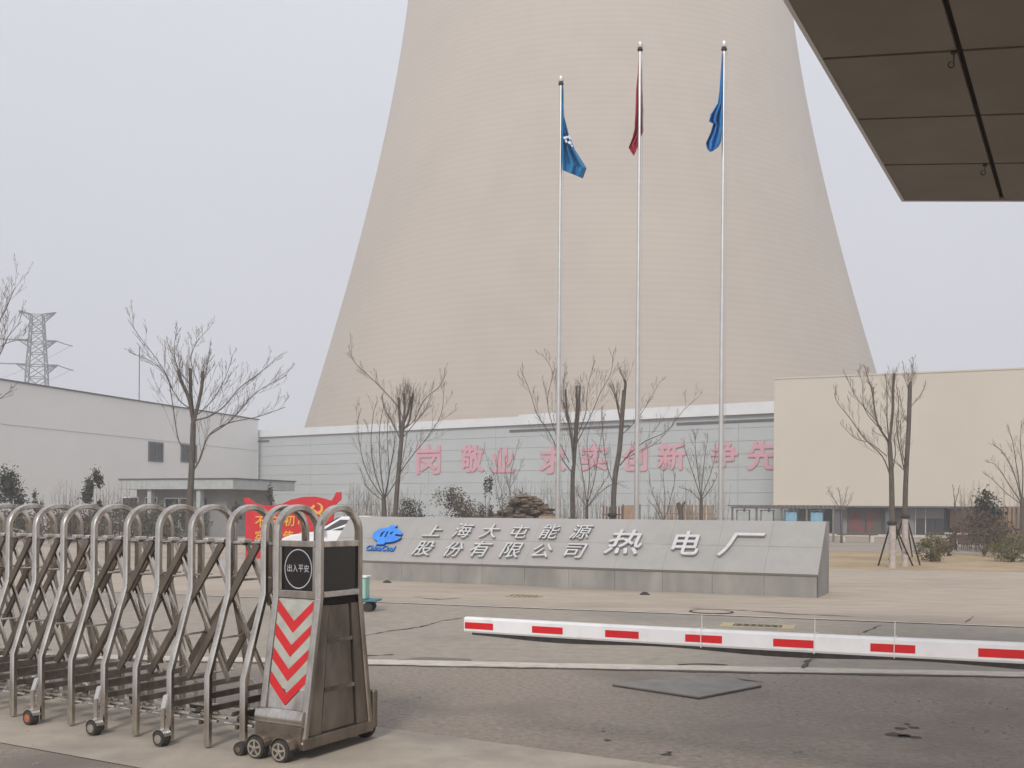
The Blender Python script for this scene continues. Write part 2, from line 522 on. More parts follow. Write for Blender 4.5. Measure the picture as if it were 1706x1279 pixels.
def ribbon(name, pts, wfun, z, m, seed=1, step=0.08, jit=0.012, **k):
    """narrow strip along pts with uneven edges"""
    r = random.Random(seed)
    P = []
    pts = [Vector((p[0], p[1], 0)) for p in pts]
    for i in range(len(pts) - 1):
        n = max(1, int((pts[i + 1] - pts[i]).length / step))
        P += [pts[i].lerp(pts[i + 1], t / n) for t in range(n)]
    P.append(pts[-1])
    vs, fs = [], []
    for i, p in enumerate(P):
        d = (P[min(i + 1, len(P) - 1)] - P[max(0, i - 1)]).normalized()
        s = Vector((-d.y, d.x, 0))
        w = wfun(i / (len(P) - 1)) / 2
        q1, q2 = p + s * (w + r.uniform(-jit, jit)), p - s * (w + r.uniform(-jit, jit))
        vs += [(q1.x, q1.y, z), (q2.x, q2.y, z)]
        if i:
            fs.append((2 * i - 2, 2 * i - 1, 2 * i + 1, 2 * i))
    mb = MB().add(vs, fs)
    return struct(name, mb, m, **k)

ribbon("road_edge_line", [(-40, K(-40)), (22, K(22))], lambda t: 0.13, 0.013, M_KERB, 2, 0.3, 0.008)
ribbon("gutter_gap", [(-40, K(-40) + .12), (22, K(22) + .12)], lambda t: 0.05, 0.009, M_CRACK_SHADE, 3, 0.25, 0.02)
mb = MB()                                        # pale raised joint strip
xs = np.arange(-30, 20, 0.35)
rj = random.Random(9)
mb2 = MB()
for i in range(len(xs) - 1):
    x0, x1 = xs[i], xs[i + 1] - 0.0
    if i == 0:
        n0, f0 = MID(x0) - .13, MID(x0) + .17
    n1, f1 = MID(x1) - .13 + rj.uniform(-.035, .03), MID(x1) + .17 + rj.uniform(-.02, .02)
    mb.hexa([(x0, n0, -.002), (x1, n1, -.002), (x1, f1, -.002), (x0, f0, -.002), (x0, n0, .010), (x1, n1, .010), (x1, f1, .010), (x0, f0, .010)])
    n0, f0 = n1, f1
struct("joint_strip", mb, M_KERB)
ribbon("joint_crack", [(x, MID(x) - .17) for x in xs], lambda t: 0.06 + 0.07 * max(0, math.sin(t * 31)), 0.003, M_CRACK_SHADE, 11, 0.15, 0.03)

def crack(pix, w=0.03, z=0.008, seed=1, m=None, taper=True):
    pts = [G(*p) for p in pix]
    return ribbon("road_crack", pts, (lambda t: w * (1 - abs(2 * t - 1) * .8)) if taper else (lambda t: w), z, m or M_CRACK_SHADE, seed, 0.12, w * .45)

crack([(607, 1060), (640, 1053), (700, 1045), (735, 1035), (770, 1030)], .05, seed=1)
crack([(610, 1093), (655, 1091)], .07, seed=2)
crack([(615, 1043), (636, 1042)], .06, seed=21)
crack([(757, 1057), (772, 1056)], .04, seed=3)
crack([(1430, 1058), (1448, 1050), (1467, 1042)], .035, seed=4)
crack([(1337, 1115), (1345, 1103), (1362, 1096)], .05, seed=5, z=.012)
crack([(1130, 1108), (1170, 1106), (1212, 1108)], .09, seed=6)
crack([(1088, 1098), (1107, 1098)], .05, seed=7)
crack([(1606, 1040), (1622, 1027)], .03, seed=8, z=.012)
crack([(1170, 1126), (1230, 1132), (1272, 1136)], .05, seed=9, z=.005)
crack([(1195, 1133), (1240, 1137), (1275, 1143)], .03, seed=10, z=.005)
crack([(690, 995), (730, 999), (770, 996)], .16, seed=12, z=.010, m=M_PATCH)
crack([(1150, 1013), (1250, 1018), (1330, 1024), (1470, 1029)], .14, seed=13, z=.010, m=M_PATCH)
crack([(1560, 1080), (1562, 1085)], .03, seed=14, z=.006)
for i, (x, y, s) in enumerate([(1500, 1213, .05), (1523, 1212, .05), (1494, 1224, .09), (1506, 1226, .06), (1526, 1228, .05), (1110, 1257, .04),
                               (1012, 1233, .03), (1115, 1253, .03), (1512, 1206, .03), (1005, 1218, .02)]):
    p = G(x, y); r = random.Random(i)
    sheet("asphalt_scar", [(p.x + math.cos(t) * s * r.uniform(.6, 1.2), p.y + math.sin(t) * s * r.uniform(.5, 1.1)) for t in [k * .785 for k in range(8)]], 0.002, M_CRACK_SHADE)
R = random.Random(77)
mb = MB()
for i in range(900):
    x, y = R.uniform(-3.5, 6), R.uniform(4.5, 11)
    s_ = R.uniform(.004, .014)
    pts = [(x + math.cos(t + i) * s_ * R.uniform(.7, 1.2), y + math.sin(t + i) * s_ * R.uniform(.7, 1.2)) for t in (0, 1.57, 3.14, 4.71)]
    mb.add([(p[0], p[1], 0.0) for p in pts] + [(x, y, s_ * .9)], [(0, 1, 4), (1, 2, 4), (2, 3, 4), (3, 0, 4)])
mb.build("road_grit", M_WALLG, kind="stuff")
# triangular tar patch beside the joint strip and the lifted steel plate in front of it
sheet("tar_patch", [G(*p) for p in [(657, 1100), (705, 1095), (783, 1098), (790, 1104), (700, 1105)]], 0.006, M_PATCH)
pl = [G(*p) for p in [(1020, 1143), (1140, 1128), (1222, 1133), (1268, 1145), (1165, 1165)]]
mb = MB().prism([p + Vector((0, 0, .010)) for p in pl], (0, 0, 1), 0.014)
o = mb.build("steel_plate", M_PLATE, bevel=.004)
tag(o, "grey metal plate lying slightly lifted on the asphalt below the barrier arm", "plate")
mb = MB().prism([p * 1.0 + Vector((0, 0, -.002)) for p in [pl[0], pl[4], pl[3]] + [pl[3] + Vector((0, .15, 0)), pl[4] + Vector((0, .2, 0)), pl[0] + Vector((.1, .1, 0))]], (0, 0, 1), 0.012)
mb.build("edge_shadow", M_CRACK_SHADE, o)  # dark strip painted in for the shadow below the plate's near edges
# manhole ring, storm grate, hatched cover, studs
def manhole(px, py, r, label, hatched=False):
    c = G(px, py)
    t = thing("manhole_cover", label, "manhole cover", (c.x, c.y, 0.006))
    mb = MB().lathe([(r * .9, 0), (r, .004), (r, .012), (r * .9, .014), (r * .88, .006)], n=32)
    mb.build("rim", M_YELL if hatched else M_CRACK_SHADE, t)
    mb = MB().lathe([(r * .87, 0.0), (r * .87, .008), (0, .008)], n=32)
    mb.build("cover", M_PLAZA if not hatched else M_CRACK_SHADE, t)
    if hatched:
        for i in range(-3, 4):
            x = i * r * .26
            h = math.sqrt(max(0, (r * .82) ** 2 - x * x))
            MB().hexa([(x - r * .06 - h * .2, -h * .8, .009), (x + r * .06 - h * .2, -h * .8, .009), (x + r * .06 + h * .2, h * .8, .009), (x - r * .06 + h * .2, h * .8, .009),
                       (x - r * .06 - h * .2, -h * .8, .012), (x + r * .06 - h * .2, -h * .8, .012), (x + r * .06 + h * .2, h * .8, .012), (x - r * .06 + h * .2, h * .8, .012)]).build("stripe", M_YELL, t)
    return t
manhole(1185, 1020, .36, "round manhole cover with a dark rim in the paving before the sign wall")
manhole(873, 993.5, .36, "yellow striped round manhole cover near the road edge", True)
c0 = G(1262, 1043)
t = thing("storm_drain", "rectangular dark drain grate with a worn yellow border on the road", "drain", (c0.x, c0.y, .004), math.radians(-18))
MB().box(-.52, .52, -.26, .26, 0, .006).build("border", M_YELL, t)
MB().box(-.34, .34, -.15, .15, .003, .009).build("pit", M_CRACK_SHADE, t)
for i in range(7):
    MB().box(-.30 + i * .1 - .018, -.30 + i * .1 + .018, -.14, .14, .0095, .016).build("bar", M_WOODG, t)
for px, py, lb in [(645, 971, "small dark ground light in the paving near the sign's left end"), (1074, 991, "small dark ground light in the paving before the big characters")]:
    c = G(px, py)
    t = thing("ground_light", lb, "ground light", (c.x, c.y, .006), group="small ground lights before the sign wall")
    MB().lathe([(.10, 0), (.10, .012), (.075, .03)], n=20).build("base_ring", M_DARKM, t, smooth=True)
    MB().lathe([(.07, .025), (.05, .05), (0.0, .06)], n=20).build("lens", M_RUB, t, smooth=True)

# ------------------------------------------------------------------ cooling tower
Dc = 290.0
edge = [(0, 679, 1313), (180, 646, 1341), (360, 603, 1377), (450, 578.5, 1401), (540, 553, 1424), (610, 529, 1447)]
zz, rr2 = [], []
for y, xl, xr in edge:
    th = math.atan((xr - xl) / 2 / F)
    r = Dc * math.sin(th)
    zz.append(EYE + (CY - y) / F * Dc * math.cos(th) ** 2)
    rr2.append(r * r)
pf = np.polyfit(zz, rr2, 2)
tx = at(989, 540, Dc).x
zs = list(np.linspace(6.0, 165.0, 107))
mb = MB()
NS = 144
prof = [(math.sqrt(max(900, np.polyval(pf, z))), z) for z in zs]
mb.lathe(prof, n=NS)
mb.f = mb.f[:-2]; mb.mi = mb.mi[:-2]
prof_in = [(r - 0.7, z) for r, z in prof][::-1]
mb.lathe([prof[-1]] + prof_in + [prof[0]], n=NS)
mb.f = mb.f[:-2]; mb.mi = mb.mi[:-2]
tw = thing("cooling_tower", "huge beige concrete cooling tower rising behind the flagpoles and buildings", "cooling tower", (tx, Dc, 0))
mb.build("shell", M_TOWER, tw, smooth=True)
r0 = prof[0][0]
mb = MB()
for k in range(48):
    a0 = 2 * math.pi * k / 48
    for s in (-1, 1):
        a1 = a0 + s * math.pi / 48
        mb.tube([(math.cos(a0) * (r0 + 1.5), math.sin(a0) * (r0 + 1.5), 0), (math.cos(a1) * (r0 - .3), math.sin(a1) * (r0 - .3), 6.2)], .45, 6)
mb.build("leg_ring", M_TOWER, tw, kind="stuff")
MB().lathe([(prof[-1][0] + .9, 164.2), (prof[-1][0] + .9, 165.4), (prof[-1][0] - .9, 165.4), (prof[-1][0] - .9, 164.2), (prof[-1][0] + .9, 164.2)], n=NS).build("top_rim", M_TOWER, tw, smooth=False)

# ------------------------------------------------------------------ power line tower
def strut(mb, a, b, r=.13):
    mb.tube([a, b], r * 1.35, 4, cap=False)
PX, PY = at(62, 560, 300).x, 300
pt = thing("transmission_tower", "steel lattice power line tower fading in haze above the left building", "pylon", (PX, PY, 0), math.radians(14))
mb = MB()
levels = []
z = 0.0
hw = lambda z: (4.9 - 2.6 * min(z, 56) / 56 if z < 44 else 2.75 - 0.9 * (z - 44) / 13) * .84
zl = [0, 9, 17, 24, 30, 35, 39, 42.5, 46, 49, 52, 54.5, 57]
for i in range(len(zl) - 1):
    z0, z1 = zl[i], zl[i + 1]
    a0, a1 = hw(z0), hw(z1)
    c0 = [(-a0, -a0, z0), (a0, -a0, z0), (a0, a0, z0), (-a0, a0, z0)]
    c1 = [(-a1, -a1, z1), (a1, -a1, z1), (a1, a1, z1), (-a1, a1, z1)]
    for k in range(4):
        k2 = (k + 1) % 4
        strut(mb, c0[k], c1[k], .16)
        strut(mb, c0[k], c1[k2], .085); strut(mb, c0[k2], c1[k], .085)
        strut(mb, c1[k], c1[k2], .085)
mb.build("body", M_LATTICE, pt)
for zc, L, tipz in ((57, 5.0, 1.0), (49.5, 5.2, .3), (42.5, 5.6, .3)):
    for s in (-1, 1):
        mb = MB()
        tip = Vector((s * L, 0, zc + tipz))
        w = hw(zc)
        for q in ((s * w, -w, zc), (s * w, w, zc), (s * w, -w, zc - 1.9), (s * w, w, zc - 1.9)):
            strut(mb, q, tip, .13)
        for t in (.3, .6):
            p = [Vector(q).lerp(tip, t) for q in ((s * w, -w, zc), (s * w, w, zc), (s * w, w, zc - 1.9), (s * w, -w, zc - 1.9))]
            for k in range(4):
                strut(mb, p[k], p[(k + 1) % 4], .07)
        mb.build("cross_arm", M_LATTICE, pt)
for zc in (49.5, 42.5):
    for s in (-1, 1):
        tip = Vector((s * (5.2 if zc > 45 else 5.6), 0, zc + .3))
        e = tip + Vector((s * 4.5, -2, -1.6)) if s > 0 else tip + Vector((-5, 2, .2))
        MB().tube([tip, tip.lerp(e, .5) - Vector((0, 0, .1)), e], .16, 6).build("insulator", M_LATTICE, pt)
# conductors
mb = MB()
for zc in (49.5, 42.5):
    for s in (-1, 1):
        p0 = wm(pt) @ (Vector((s * 9.8, -2 * s, zc - 1.0 if s > 0 else zc + .6)))
        for off in (0,):
            p1 = p0 + Vector((-150, 50, 4)) if s < 0 else p0 + Vector((-120, 140, 0))
            pts = [p0.lerp(p1, t / 10) - Vector((0, 0, 12 * (t / 10) * (1 - t / 10))) for t in range(11)]
            mb.tube(pts, .05, 4, cap=False)
o = mb.build("power_lines", M_LATTICE)
tag(o, "thin overhead power lines running off from the lattice tower", "power lines")

# ------------------------------------------------------------------ far buildings
def frame_box(A, B, depth):
    """axes of a wall A->B; n points away from the camera side"""
    A, B = Vector((A.x, A.y, 0)), Vector((B.x, B.y, 0))
    L = (B - A).length
    x = (B - A).normalized()
    n = Vector((-x.y, x.x, 0))
    return A, x, n, L

def wall_block(name, A, B, depth, z0, z1, m, parent, inset=0.0):
    A, x, n, L = frame_box(A, B, depth)
    p = [A, A + x * L, A + x * L + n * depth, A + n * depth]
    p = [q + n * inset if i < 2 else q for i, q in enumerate(p)]
    mb = MB().hexa([(q.x, q.y, z0) for q in p] + [(q.x, q.y, z1) for q in p])
    return mb.build(name, m, parent, world_pts=True)

def wall_at(A, B, s, z, out=0.0):
    A_, x, n, L = frame_box(A, B, 1)
    return A_ + x * s - n * out + Vector((0, 0, z))

# left white building
LA, LB = at(0, 635, 87), at(430, 700, 124)
ldir = (LB - LA); ldir.z = 0
ldir.normalize()
LA2 = LA - ldir * 45
HL = 12.25
lb = thing("white_building", "long pale grey-white industrial building on the left with two small windows", "building", (LB.x, LB.y, 0))
wall_block("wall", LA2, LB, 40, 0, HL, M_BLDW, lb)
A_, x_, n_, L_ = frame_box(LA2, LB, 1)
mb = MB()
p = [A_ - n_ * .12, A_ + x_ * (L_ + .12) - n_ * .12, A_ + x_ * (L_ + .12) + n_ * 40, A_ + n_ * 40]
mb.hexa([(q.x, q.y, HL + .002) for q in p] + [(q.x, q.y, HL + .13) for q in p])
mb.build("roof_edge", M_DKLINE, lb, world_pts=True)
for z in (8.6,):
    MB().bar(A_ - n_ * .02 + Vector((0, 0, z)), A_ + x_ * L_ - n_ * .02 + Vector((0, 0, z)), .03, .03, (0, 0, 1)).build("cladding_seam", M_BOARD, lb, world_pts=True)
wn_ = Vector((n_.x, n_.y, 0))
for (x0, x1, y0, y1) in ((247, 271, 735, 770), (301, 327, 739, 771.5)):
    P0 = LA2 - n_ * .0
    a_ = on_plane(x0, y0, Vector((P0.x, P0.y, 0)), wn_); b_ = on_plane(x1, y1, Vector((P0.x, P0.y, 0)), wn_)
    s0, s1 = (a_ - A_).dot(x_), (b_ - A_).dot(x_)
    fr = MB()
    q = lambda s, z, o_: A_ + x_ * s - n_ * o_ + Vector((0, 0, z))
    za, zb = b_.z, a_.z
    for (sa_, sb_, z_a, z_b) in ((s0, s1, za, za + .15), (s0, s1, zb - .15, zb), (s0, s0 + .18, za + .15, zb - .15), (s1 - .18, s1, za + .15, zb - .15), ((s0 + s1) / 2 - .05, (s0 + s1) / 2 + .05, za + .15, zb - .15)):
        fr.hexa([q(sa_, z_a, .1), q(sb_, z_a, .1), q(sb_, z_a, -.1), q(sa_, z_a, -.1), q(sa_, z_b, .1), q(sb_, z_b, .1), q(sb_, z_b, -.1), q(sa_, z_b, -.1)])
    w = fr.build("window", M_WINF, lb, world_pts=True)
    g = MB().hexa([q(s0 + .1, za + .1, .03), q(s1 - .1, za + .1, .03), q(s1 - .1, za + .1, -.08), q(s0 + .1, za + .1, -.08), q(s0 + .1, zb - .1, .03), q(s1 - .1, zb - .1, .03), q(s1 - .1, zb - .1, -.08), q(s0 + .1, zb - .1, -.08)])
    g.build("pane", M_GLASS, w, world_pts=True)
ro = on_plane(259, 668, Vector((A_.x, A_.y, 0)), wn_)
MB().tube([ro + n_ * 2 + Vector((0, 0, -1)), ro + n_ * 2 + Vector((0, 0, 5.6))], .05, 5).build("roof_mast", M_LATTICE, lb, world_pts=True)

# grey-blue building with white coping and red slogan
BA, BB = at(431, 715, 125), at(1290, 672, 90)
bd = BB - BA; bd.z = 0; bd.normalize()
BB2 = BB + bd * 14
HB = 11.15
bb = thing("grey_blue_building", "low grey-blue clad building with white coping and a faded red slogan", "building", (BA.x, BA.y, 0))
wall_block("wall", BA, BB2, 30, 0, HB - .9, M_BLDJ, bb)
A_, x_, n_, L_ = frame_box(BA, BB2, 1)
Q = lambda s, z, o_: A_ + x_ * s - n_ * o_ + Vector((0, 0, z))
def slab(s0, s1, z0, z1, o0, o1):
    return [Q(s0, z0, o1), Q(s1, z0, o1), Q(s1, z0, o0), Q(s0, z0, o0), Q(s0, z1, o1), Q(s1, z1, o1), Q(s1, z1, o0), Q(s0, z1, o0)]
ncol, nrow = 9, 9
for j in range(nrow):
    z0, z1 = j * (HB - .9) / nrow, (j + 1) * (HB - .9) / nrow
    for i in range(ncol):
        s0, s1 = i * L_ / ncol, (i + 1) * L_ / ncol
        MB().hexa(slab(s0 + .012, s1 - .012, z0 + .012, z1 - .02, 0.002, .05)).build("cladding_panel", M_BLDB, bb, world_pts=True)
step_s = (on_plane(868, 700, A_, n_) - A_).dot(x_)
MB().hexa(slab(-.1, step_s, HB - .898, HB - .05, -30, .35)).build("coping", M_COPE, bb, world_pts=True)
MB().hexa(slab(step_s + .002, L_, HB - .898, HB + .12, -30, .45)).build("coping", M_COPE, bb, world_pts=True)
for (xa, xb, y) in ((850, 1050, 718), (1128, 1300, 706), (431, 449, 735), (431, 449, 808)):
    p0, p1 = on_plane(xa, y, A_, n_), on_plane(xb, y, A_, n_)
    zl_ = p0.z
    MB().hexa(slab((p0 - A_).dot(x_), (p1 - A_).dot(x_), zl_ - .1, zl_ + .1, .052, .16)).build("ledge", M_DKLINE, bb, world_pts=True)
for ch, px, py, w, h in (("岗", 714, 765, 44, 50), ("敬", 787, 764, 42, 46), ("业", 838, 766, 40, 42), ("求", 921, 766, 44, 46), ("实", 990, 762, 44, 44),
                         ("创", 1058, 763, 40, 44), ("新", 1119, 760, 44, 46), ("争", 1207, 756, 42, 46), ("先", 1270, 758, 44, 50)):
    c = on_plane(px, py, A_ - n_ * .12, n_)
    k = c.y / F
    me = glyph(ch, w * k * 1.1, h * k * .95, .14, offset=.032)
    put(me, "character", M_PINK, bb, c, x_, (0, 0, 1))

# beige building with an overhang, dark recessed ground floor
EA, EB = at(1290, 632, 80), at(1706, 615, 73.3)
ed = EB - EA; ed.z = 0; ed.normalize()
EB2 = EB + ed * 40
HE = 11.9
eb = thing("beige_building", "plain beige building on the right with a recessed dark ground floor", "building", (EA.x, EA.y, 0))
A_, x_, n_, L_ = frame_box(EA, EB2, 1)
wall_block("upper_wall", EA, EB2, 30, 2.25, HE, M_BEIGE, eb)
MB().hexa(slab(0, L_, 2.13, 2.248, -30, .03)).build("beam", M_DKLINE, eb, world_pts=True)
MB().hexa(slab(-.02, L_, HE + .002, HE + .12, -30, .05)).build("roof_edge", M_BEIGE, eb, world_pts=True)
MB().hexa(slab(0, L_, 0, .14, -30, 1.5)).build("plinth", M_KERB, eb, world_pts=True)
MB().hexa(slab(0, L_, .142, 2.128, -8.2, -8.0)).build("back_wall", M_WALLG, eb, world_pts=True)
def sx(px):
    return (on_plane(px, 800, A_, n_) - A_).dot(x_)
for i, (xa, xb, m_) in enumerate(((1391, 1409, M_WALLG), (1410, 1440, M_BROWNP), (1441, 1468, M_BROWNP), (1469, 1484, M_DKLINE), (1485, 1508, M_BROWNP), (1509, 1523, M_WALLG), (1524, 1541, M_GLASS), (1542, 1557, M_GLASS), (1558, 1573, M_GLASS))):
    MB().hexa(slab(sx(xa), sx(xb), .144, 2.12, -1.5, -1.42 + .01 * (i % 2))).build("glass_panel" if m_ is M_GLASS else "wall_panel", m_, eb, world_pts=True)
for xa in (1390, 1475, 1584):
    MB().hexa(slab(sx(xa), sx(xa) + .38, .142, 2.128, -.9, -.5)).build("column", M_DKLINE, eb, world_pts=True)
for xa in (1541, 1524):
    MB().hexa(slab(sx(xa), sx(xa) + .06, .144, 2.12, -1.38, -1.30)).build("mullion", M_KERB, eb, world_pts=True)
MB().hexa(slab(sx(1509), sx(1573), 1.35, 2.1, -1.4, -1.36)).build("upper_panel", M_WALLG, eb, world_pts=True)
for (pa, za, pb, zb, w_) in ((1414, .55, 1424, 1.75, .16), (1424, 1.75, 1425, .30, .17), (1426, 1.1, 1438, .35, .14), (1412, 1.35, 1434, 1.45, .12), (1440, 1.55, 1464, 1.75, .13), (1447, 1.6, 1446, .40, .20), (1450, 1.15, 1458, 1.0, .12), (1416, .45, 1434, .5, .1)):
    MB().bar(Q(sx(pa), za, -1.395), Q(sx(pb), zb, -1.395), w_, .02, (x_.x, x_.y, .3)).build("red_stroke", M_DKRED, eb, world_pts=True)

# small gate lodge in front of the white building (left)
GA, GB = at(200, 798, 64), at(388, 806, 60.5)
A_, x_, n_, L_ = frame_box(GA, GB, 1)
gl = thing("gate_lodge", "small flat roofed lodge with dark windows behind the folding gate", "lodge", (GA.x, GA.y, 0))
HG = 3.42
MB().hexa(slab(-.1, L_, HG - .62, HG - .05, -6, .0)).build("roof", M_BOARD, gl, world_pts=True)
MB().hexa(slab(-.12, L_ + .05, HG - .048, HG + .03, -6.1, .06)).build("roof_edge", M_DKLINE, gl, world_pts=True)
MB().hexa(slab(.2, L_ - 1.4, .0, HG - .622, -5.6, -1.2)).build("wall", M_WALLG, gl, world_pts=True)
sx = lambda px: (on_plane(px, 830, A_ + n_ * 1.2, n_) - (A_ + n_ * 1.2)).dot(x_)
for xa, xb, z0, z1 in ((205, 232, .9, 2.35), (243, 263, .9, 2.35), (276, 300, .5, 2.3), (302, 316, .3, 2.3)):
    fr = MB().hexa(slab(sx(xa), sx(xb), z0, z1, -1.19, -1.12)).build("window", M_BLDW, gl, world_pts=True)
    MB().hexa(slab(sx(xa) + .07, sx(xb) - .07, z0 + .07, z1 - .07, -1.115, -1.09)).build("pane", M_GLASS, fr, world_pts=True)
dr = MB().hexa(slab(sx(330), sx(344), .05, 2.25, -1.19, -1.12)).build("door", M_WINF, gl, world_pts=True)
MB().hexa(slab(sx(332.5), sx(341.5), .9, 2.15, -1.115, -1.08)).build("pane", M_BLDW, dr, world_pts=True)
for px_ in (265, 346):
    MB().hexa(slab(sx(px_), sx(px_) + .3, 0, HG - .622, -.5, -.2)).build("column", M_BOARD, gl, world_pts=True)

# ------------------------------------------------------------------ pergola with notice boards
A_ = at(1217, 843, 64.0); A_.z = 0
B_ = at(1391, 844, 60.0)
A_, x_, n_, L_ = frame_box(A_, B_, 1)
Q = lambda s, z, o_: A_ + x_ * s - n_ * o_ + Vector((0, 0, z))
pg = thing("pergola", "long grey timber pergola with hooked rafter ends behind the sign wall", "pergola", (A_.x, A_.y, 0))
TOP = 2.08
MB().hexa(slab(0, L_, TOP - .16, TOP - .04, -.1, .0)).build("beam", M_WOODG, pg, world_pts=True)
MB().hexa(slab(0, L_, TOP - .16, TOP - .04, -1.7, -1.6)).build("beam", M_WOODG, pg, world_pts=True)
nr = 26
for i in range(nr):
    s = i * L_ / (nr - 1)
    MB().bar(Q(s, TOP + .01, .35), Q(s, TOP + .01, -2.0), .055, .07, (x_.x, x_.y, 0)).build("rafter", M_WOODG, pg, world_pts=True)
for i in range(9):
    s = .1 + i * (L_ - .2) / 8
    MB().hexa(slab(s - .05, s + .05, 0, TOP - .162, -.1, .0)).build("post", M_WOODG, pg, world_pts=True)
boards = ((1230, 1252, M_BOARD, "pale notice board under the pergola, leftmost of the four"), (1270, 1292, M_BOARD, "pale notice board under the pergola, second from the left"),
          (1310, 1332, M_BOARDB, "bright blue notice board under the pergola, third from the left"), (1352, 1375, M_BOARDB, "blue notice board under the pergola nearest the beige building"))
for xa, xb, m_, lb_ in boards:
    s0, s1 = [(on_plane(q, 855, A_, n_) - A_).dot(x_) for q in (xa, xb)]
    c_ = Q((s0 + s1) / 2, 0, .22)
    t = thing("notice_board", lb_, "notice board", c_, group="notice boards in a row under the pergola")
    for s in (s0, s1 - .06):
        MB().hexa(slab(s, s + .06, 0, 1.78, .2, .26)).build("post", M_WINF, t, world_pts=True)
    MB().hexa(slab(s0 + .061, s1 - .061, .7, 1.7, .21, .25)).build("panel", m_, t, world_pts=True)
    MB().hexa(slab(s0 - .02, s1 + .02, 1.782, 1.84, .17, .29)).build("top_rail", M_WINF, t, world_pts=True)

# picket fences
def picket_fence(label, xa, xb, Y0, Y1, h, n, m_, w=.09, gap_rail=True):
    P0, P1 = at(xa, 850, Y0), at(xb, 850, Y1)
    d = (P1 - P0); d.z = 0
    L = d.length; d.normalize()
    t = thing("picket_fence", label, "fence", (P0.x, P0.y, 0), math.atan2(d.y, d.x))
    for z in (h * .3, h * .75):
        MB().box(0, L, .05, .08, z, z + .07).build("rail", m_, t)
    me = None
    for i in range(n):
        x = (i + .5) * L / n
        if me is None:
            o = MB().box(-w / 2, w / 2, 0, .045, 0, h).build("picket", m_, t)
            me = o.data
        else:
            o = bpy.data.objects.new("picket", me); COL.objects.link(o); o.parent = t
        o.location = (x, 0, 0)
    return t
picket_fence("tan timber picket fence behind the sign wall, right of the brown gate", 1103, 1190, 58, 56, 2.05, 13, M_WOODT, .13)
picket_fence("dark brown picket fence beside the middle flagpole", 1003, 1039, 58, 58, 1.95, 7, M_WOODB, .1)
picket_fence("brown and tan slatted timber fence at the right edge behind the shrubs", 1664, 1730, 52, 50, 2.05, 9, M_WOODT, .15)
t = thing("brown_panel_gate", "plain brown panel door standing between the picket fences", "door", at(1052, 850, 57))
t.location.z = 0
MB().box(-.42, .42, -.03, .03, .05, 2.0).build("panel", M_WOODT, t)
MB().box(-.50, -.422, -.05, .05, 0, 2.06).build("post", M_WOODB, t)
MB().box(.422, .50, -.05, .05, 0, 2.06).build("post", M_WOODB, t)
t = thing("brick_hut", "low reddish brown brick hut behind the dark conical shrub", "hut", at(1650, 850, 56)); t.location.z = 0
MB().box(-1.15, .55, 0, 2.4, 0, 1.95).build("wall", M_WOODB, t)
MB().box(-1.25, .65, -.1, 2.5, 1.952, 2.05).build("roof", M_DKLINE, t)

# ------------------------------------------------------------------ trees
def smooth_pts(P, n=5):
    out = []
    for i in range(len(P) - 1):
        p0, p1, p2, p3 = P[max(0, i - 1)], P[i], P[i + 1], P[min(len(P) - 1, i + 2)]
        for k in range(n):
            t = k / n
            out.append(0.5 * ((2 * p1) + (-p0 + p2) * t + (2 * p0 - 5 * p1 + 4 * p2 - p3) * t * t + (-p0 + 3 * p1 - 3 * p2 + p3) * t ** 3))
    out.append(P[-1])
    return out

def twigs(mb, pts, r, R, length, n, level, t0=.2, up=.55, rmin=.0046):
    """side shoots along pts"""
    N = len(pts)
    for k in range(n):
        t = t0 + (1 - t0) * (k + R.random()) / n
        i = min(N - 2, int(t * (N - 1)))
        p = pts[i].lerp(pts[i + 1], t * (N - 1) - i)
        d = (pts[i + 1] - pts[i]).normalized()
        side = Vector((R.uniform(-1, 1), R.uniform(-1, 1), R.uniform(-.25, .6)))
        side = (side - d * side.dot(d)).normalized()
        dir_ = (d * R.uniform(.75, 1.2) + side * R.uniform(.35, .75) + Vector((0, 0, .12))).normalized()
        L = length * R.uniform(.45, 1.1) * (1.15 - .82 * t)
        m = 5 if level else 4
        q = [p]
        for j in range(m):
            dir_ = (dir_ + Vector((0, 0, up / m)) + Vector((R.uniform(-.055, .055), R.uniform(-.055, .055), R.uniform(-.03, .045)))).normalized()
            q.append(q[-1] + dir_ * L / m)
        rb = max(rmin, r * .5 * (1 - .5 * t))
        mb.tube(q, [rb + (rmin * .55 - rb) * (j / m) for j in range(m + 1)], 4 if rb > .012 else 3, cap=False)
        if level > 0:
            twigs(mb, q, rb, R, L * .62, max(2, int(n * .38)), level - 1, .18, up, rmin)

def px_path(pix, Y, R, dy=0.0):
    n = len(pix)
    return [at(p[0], p[1], Y + dy * (i / max(1, n - 1))) for i, p in enumerate(pix)]

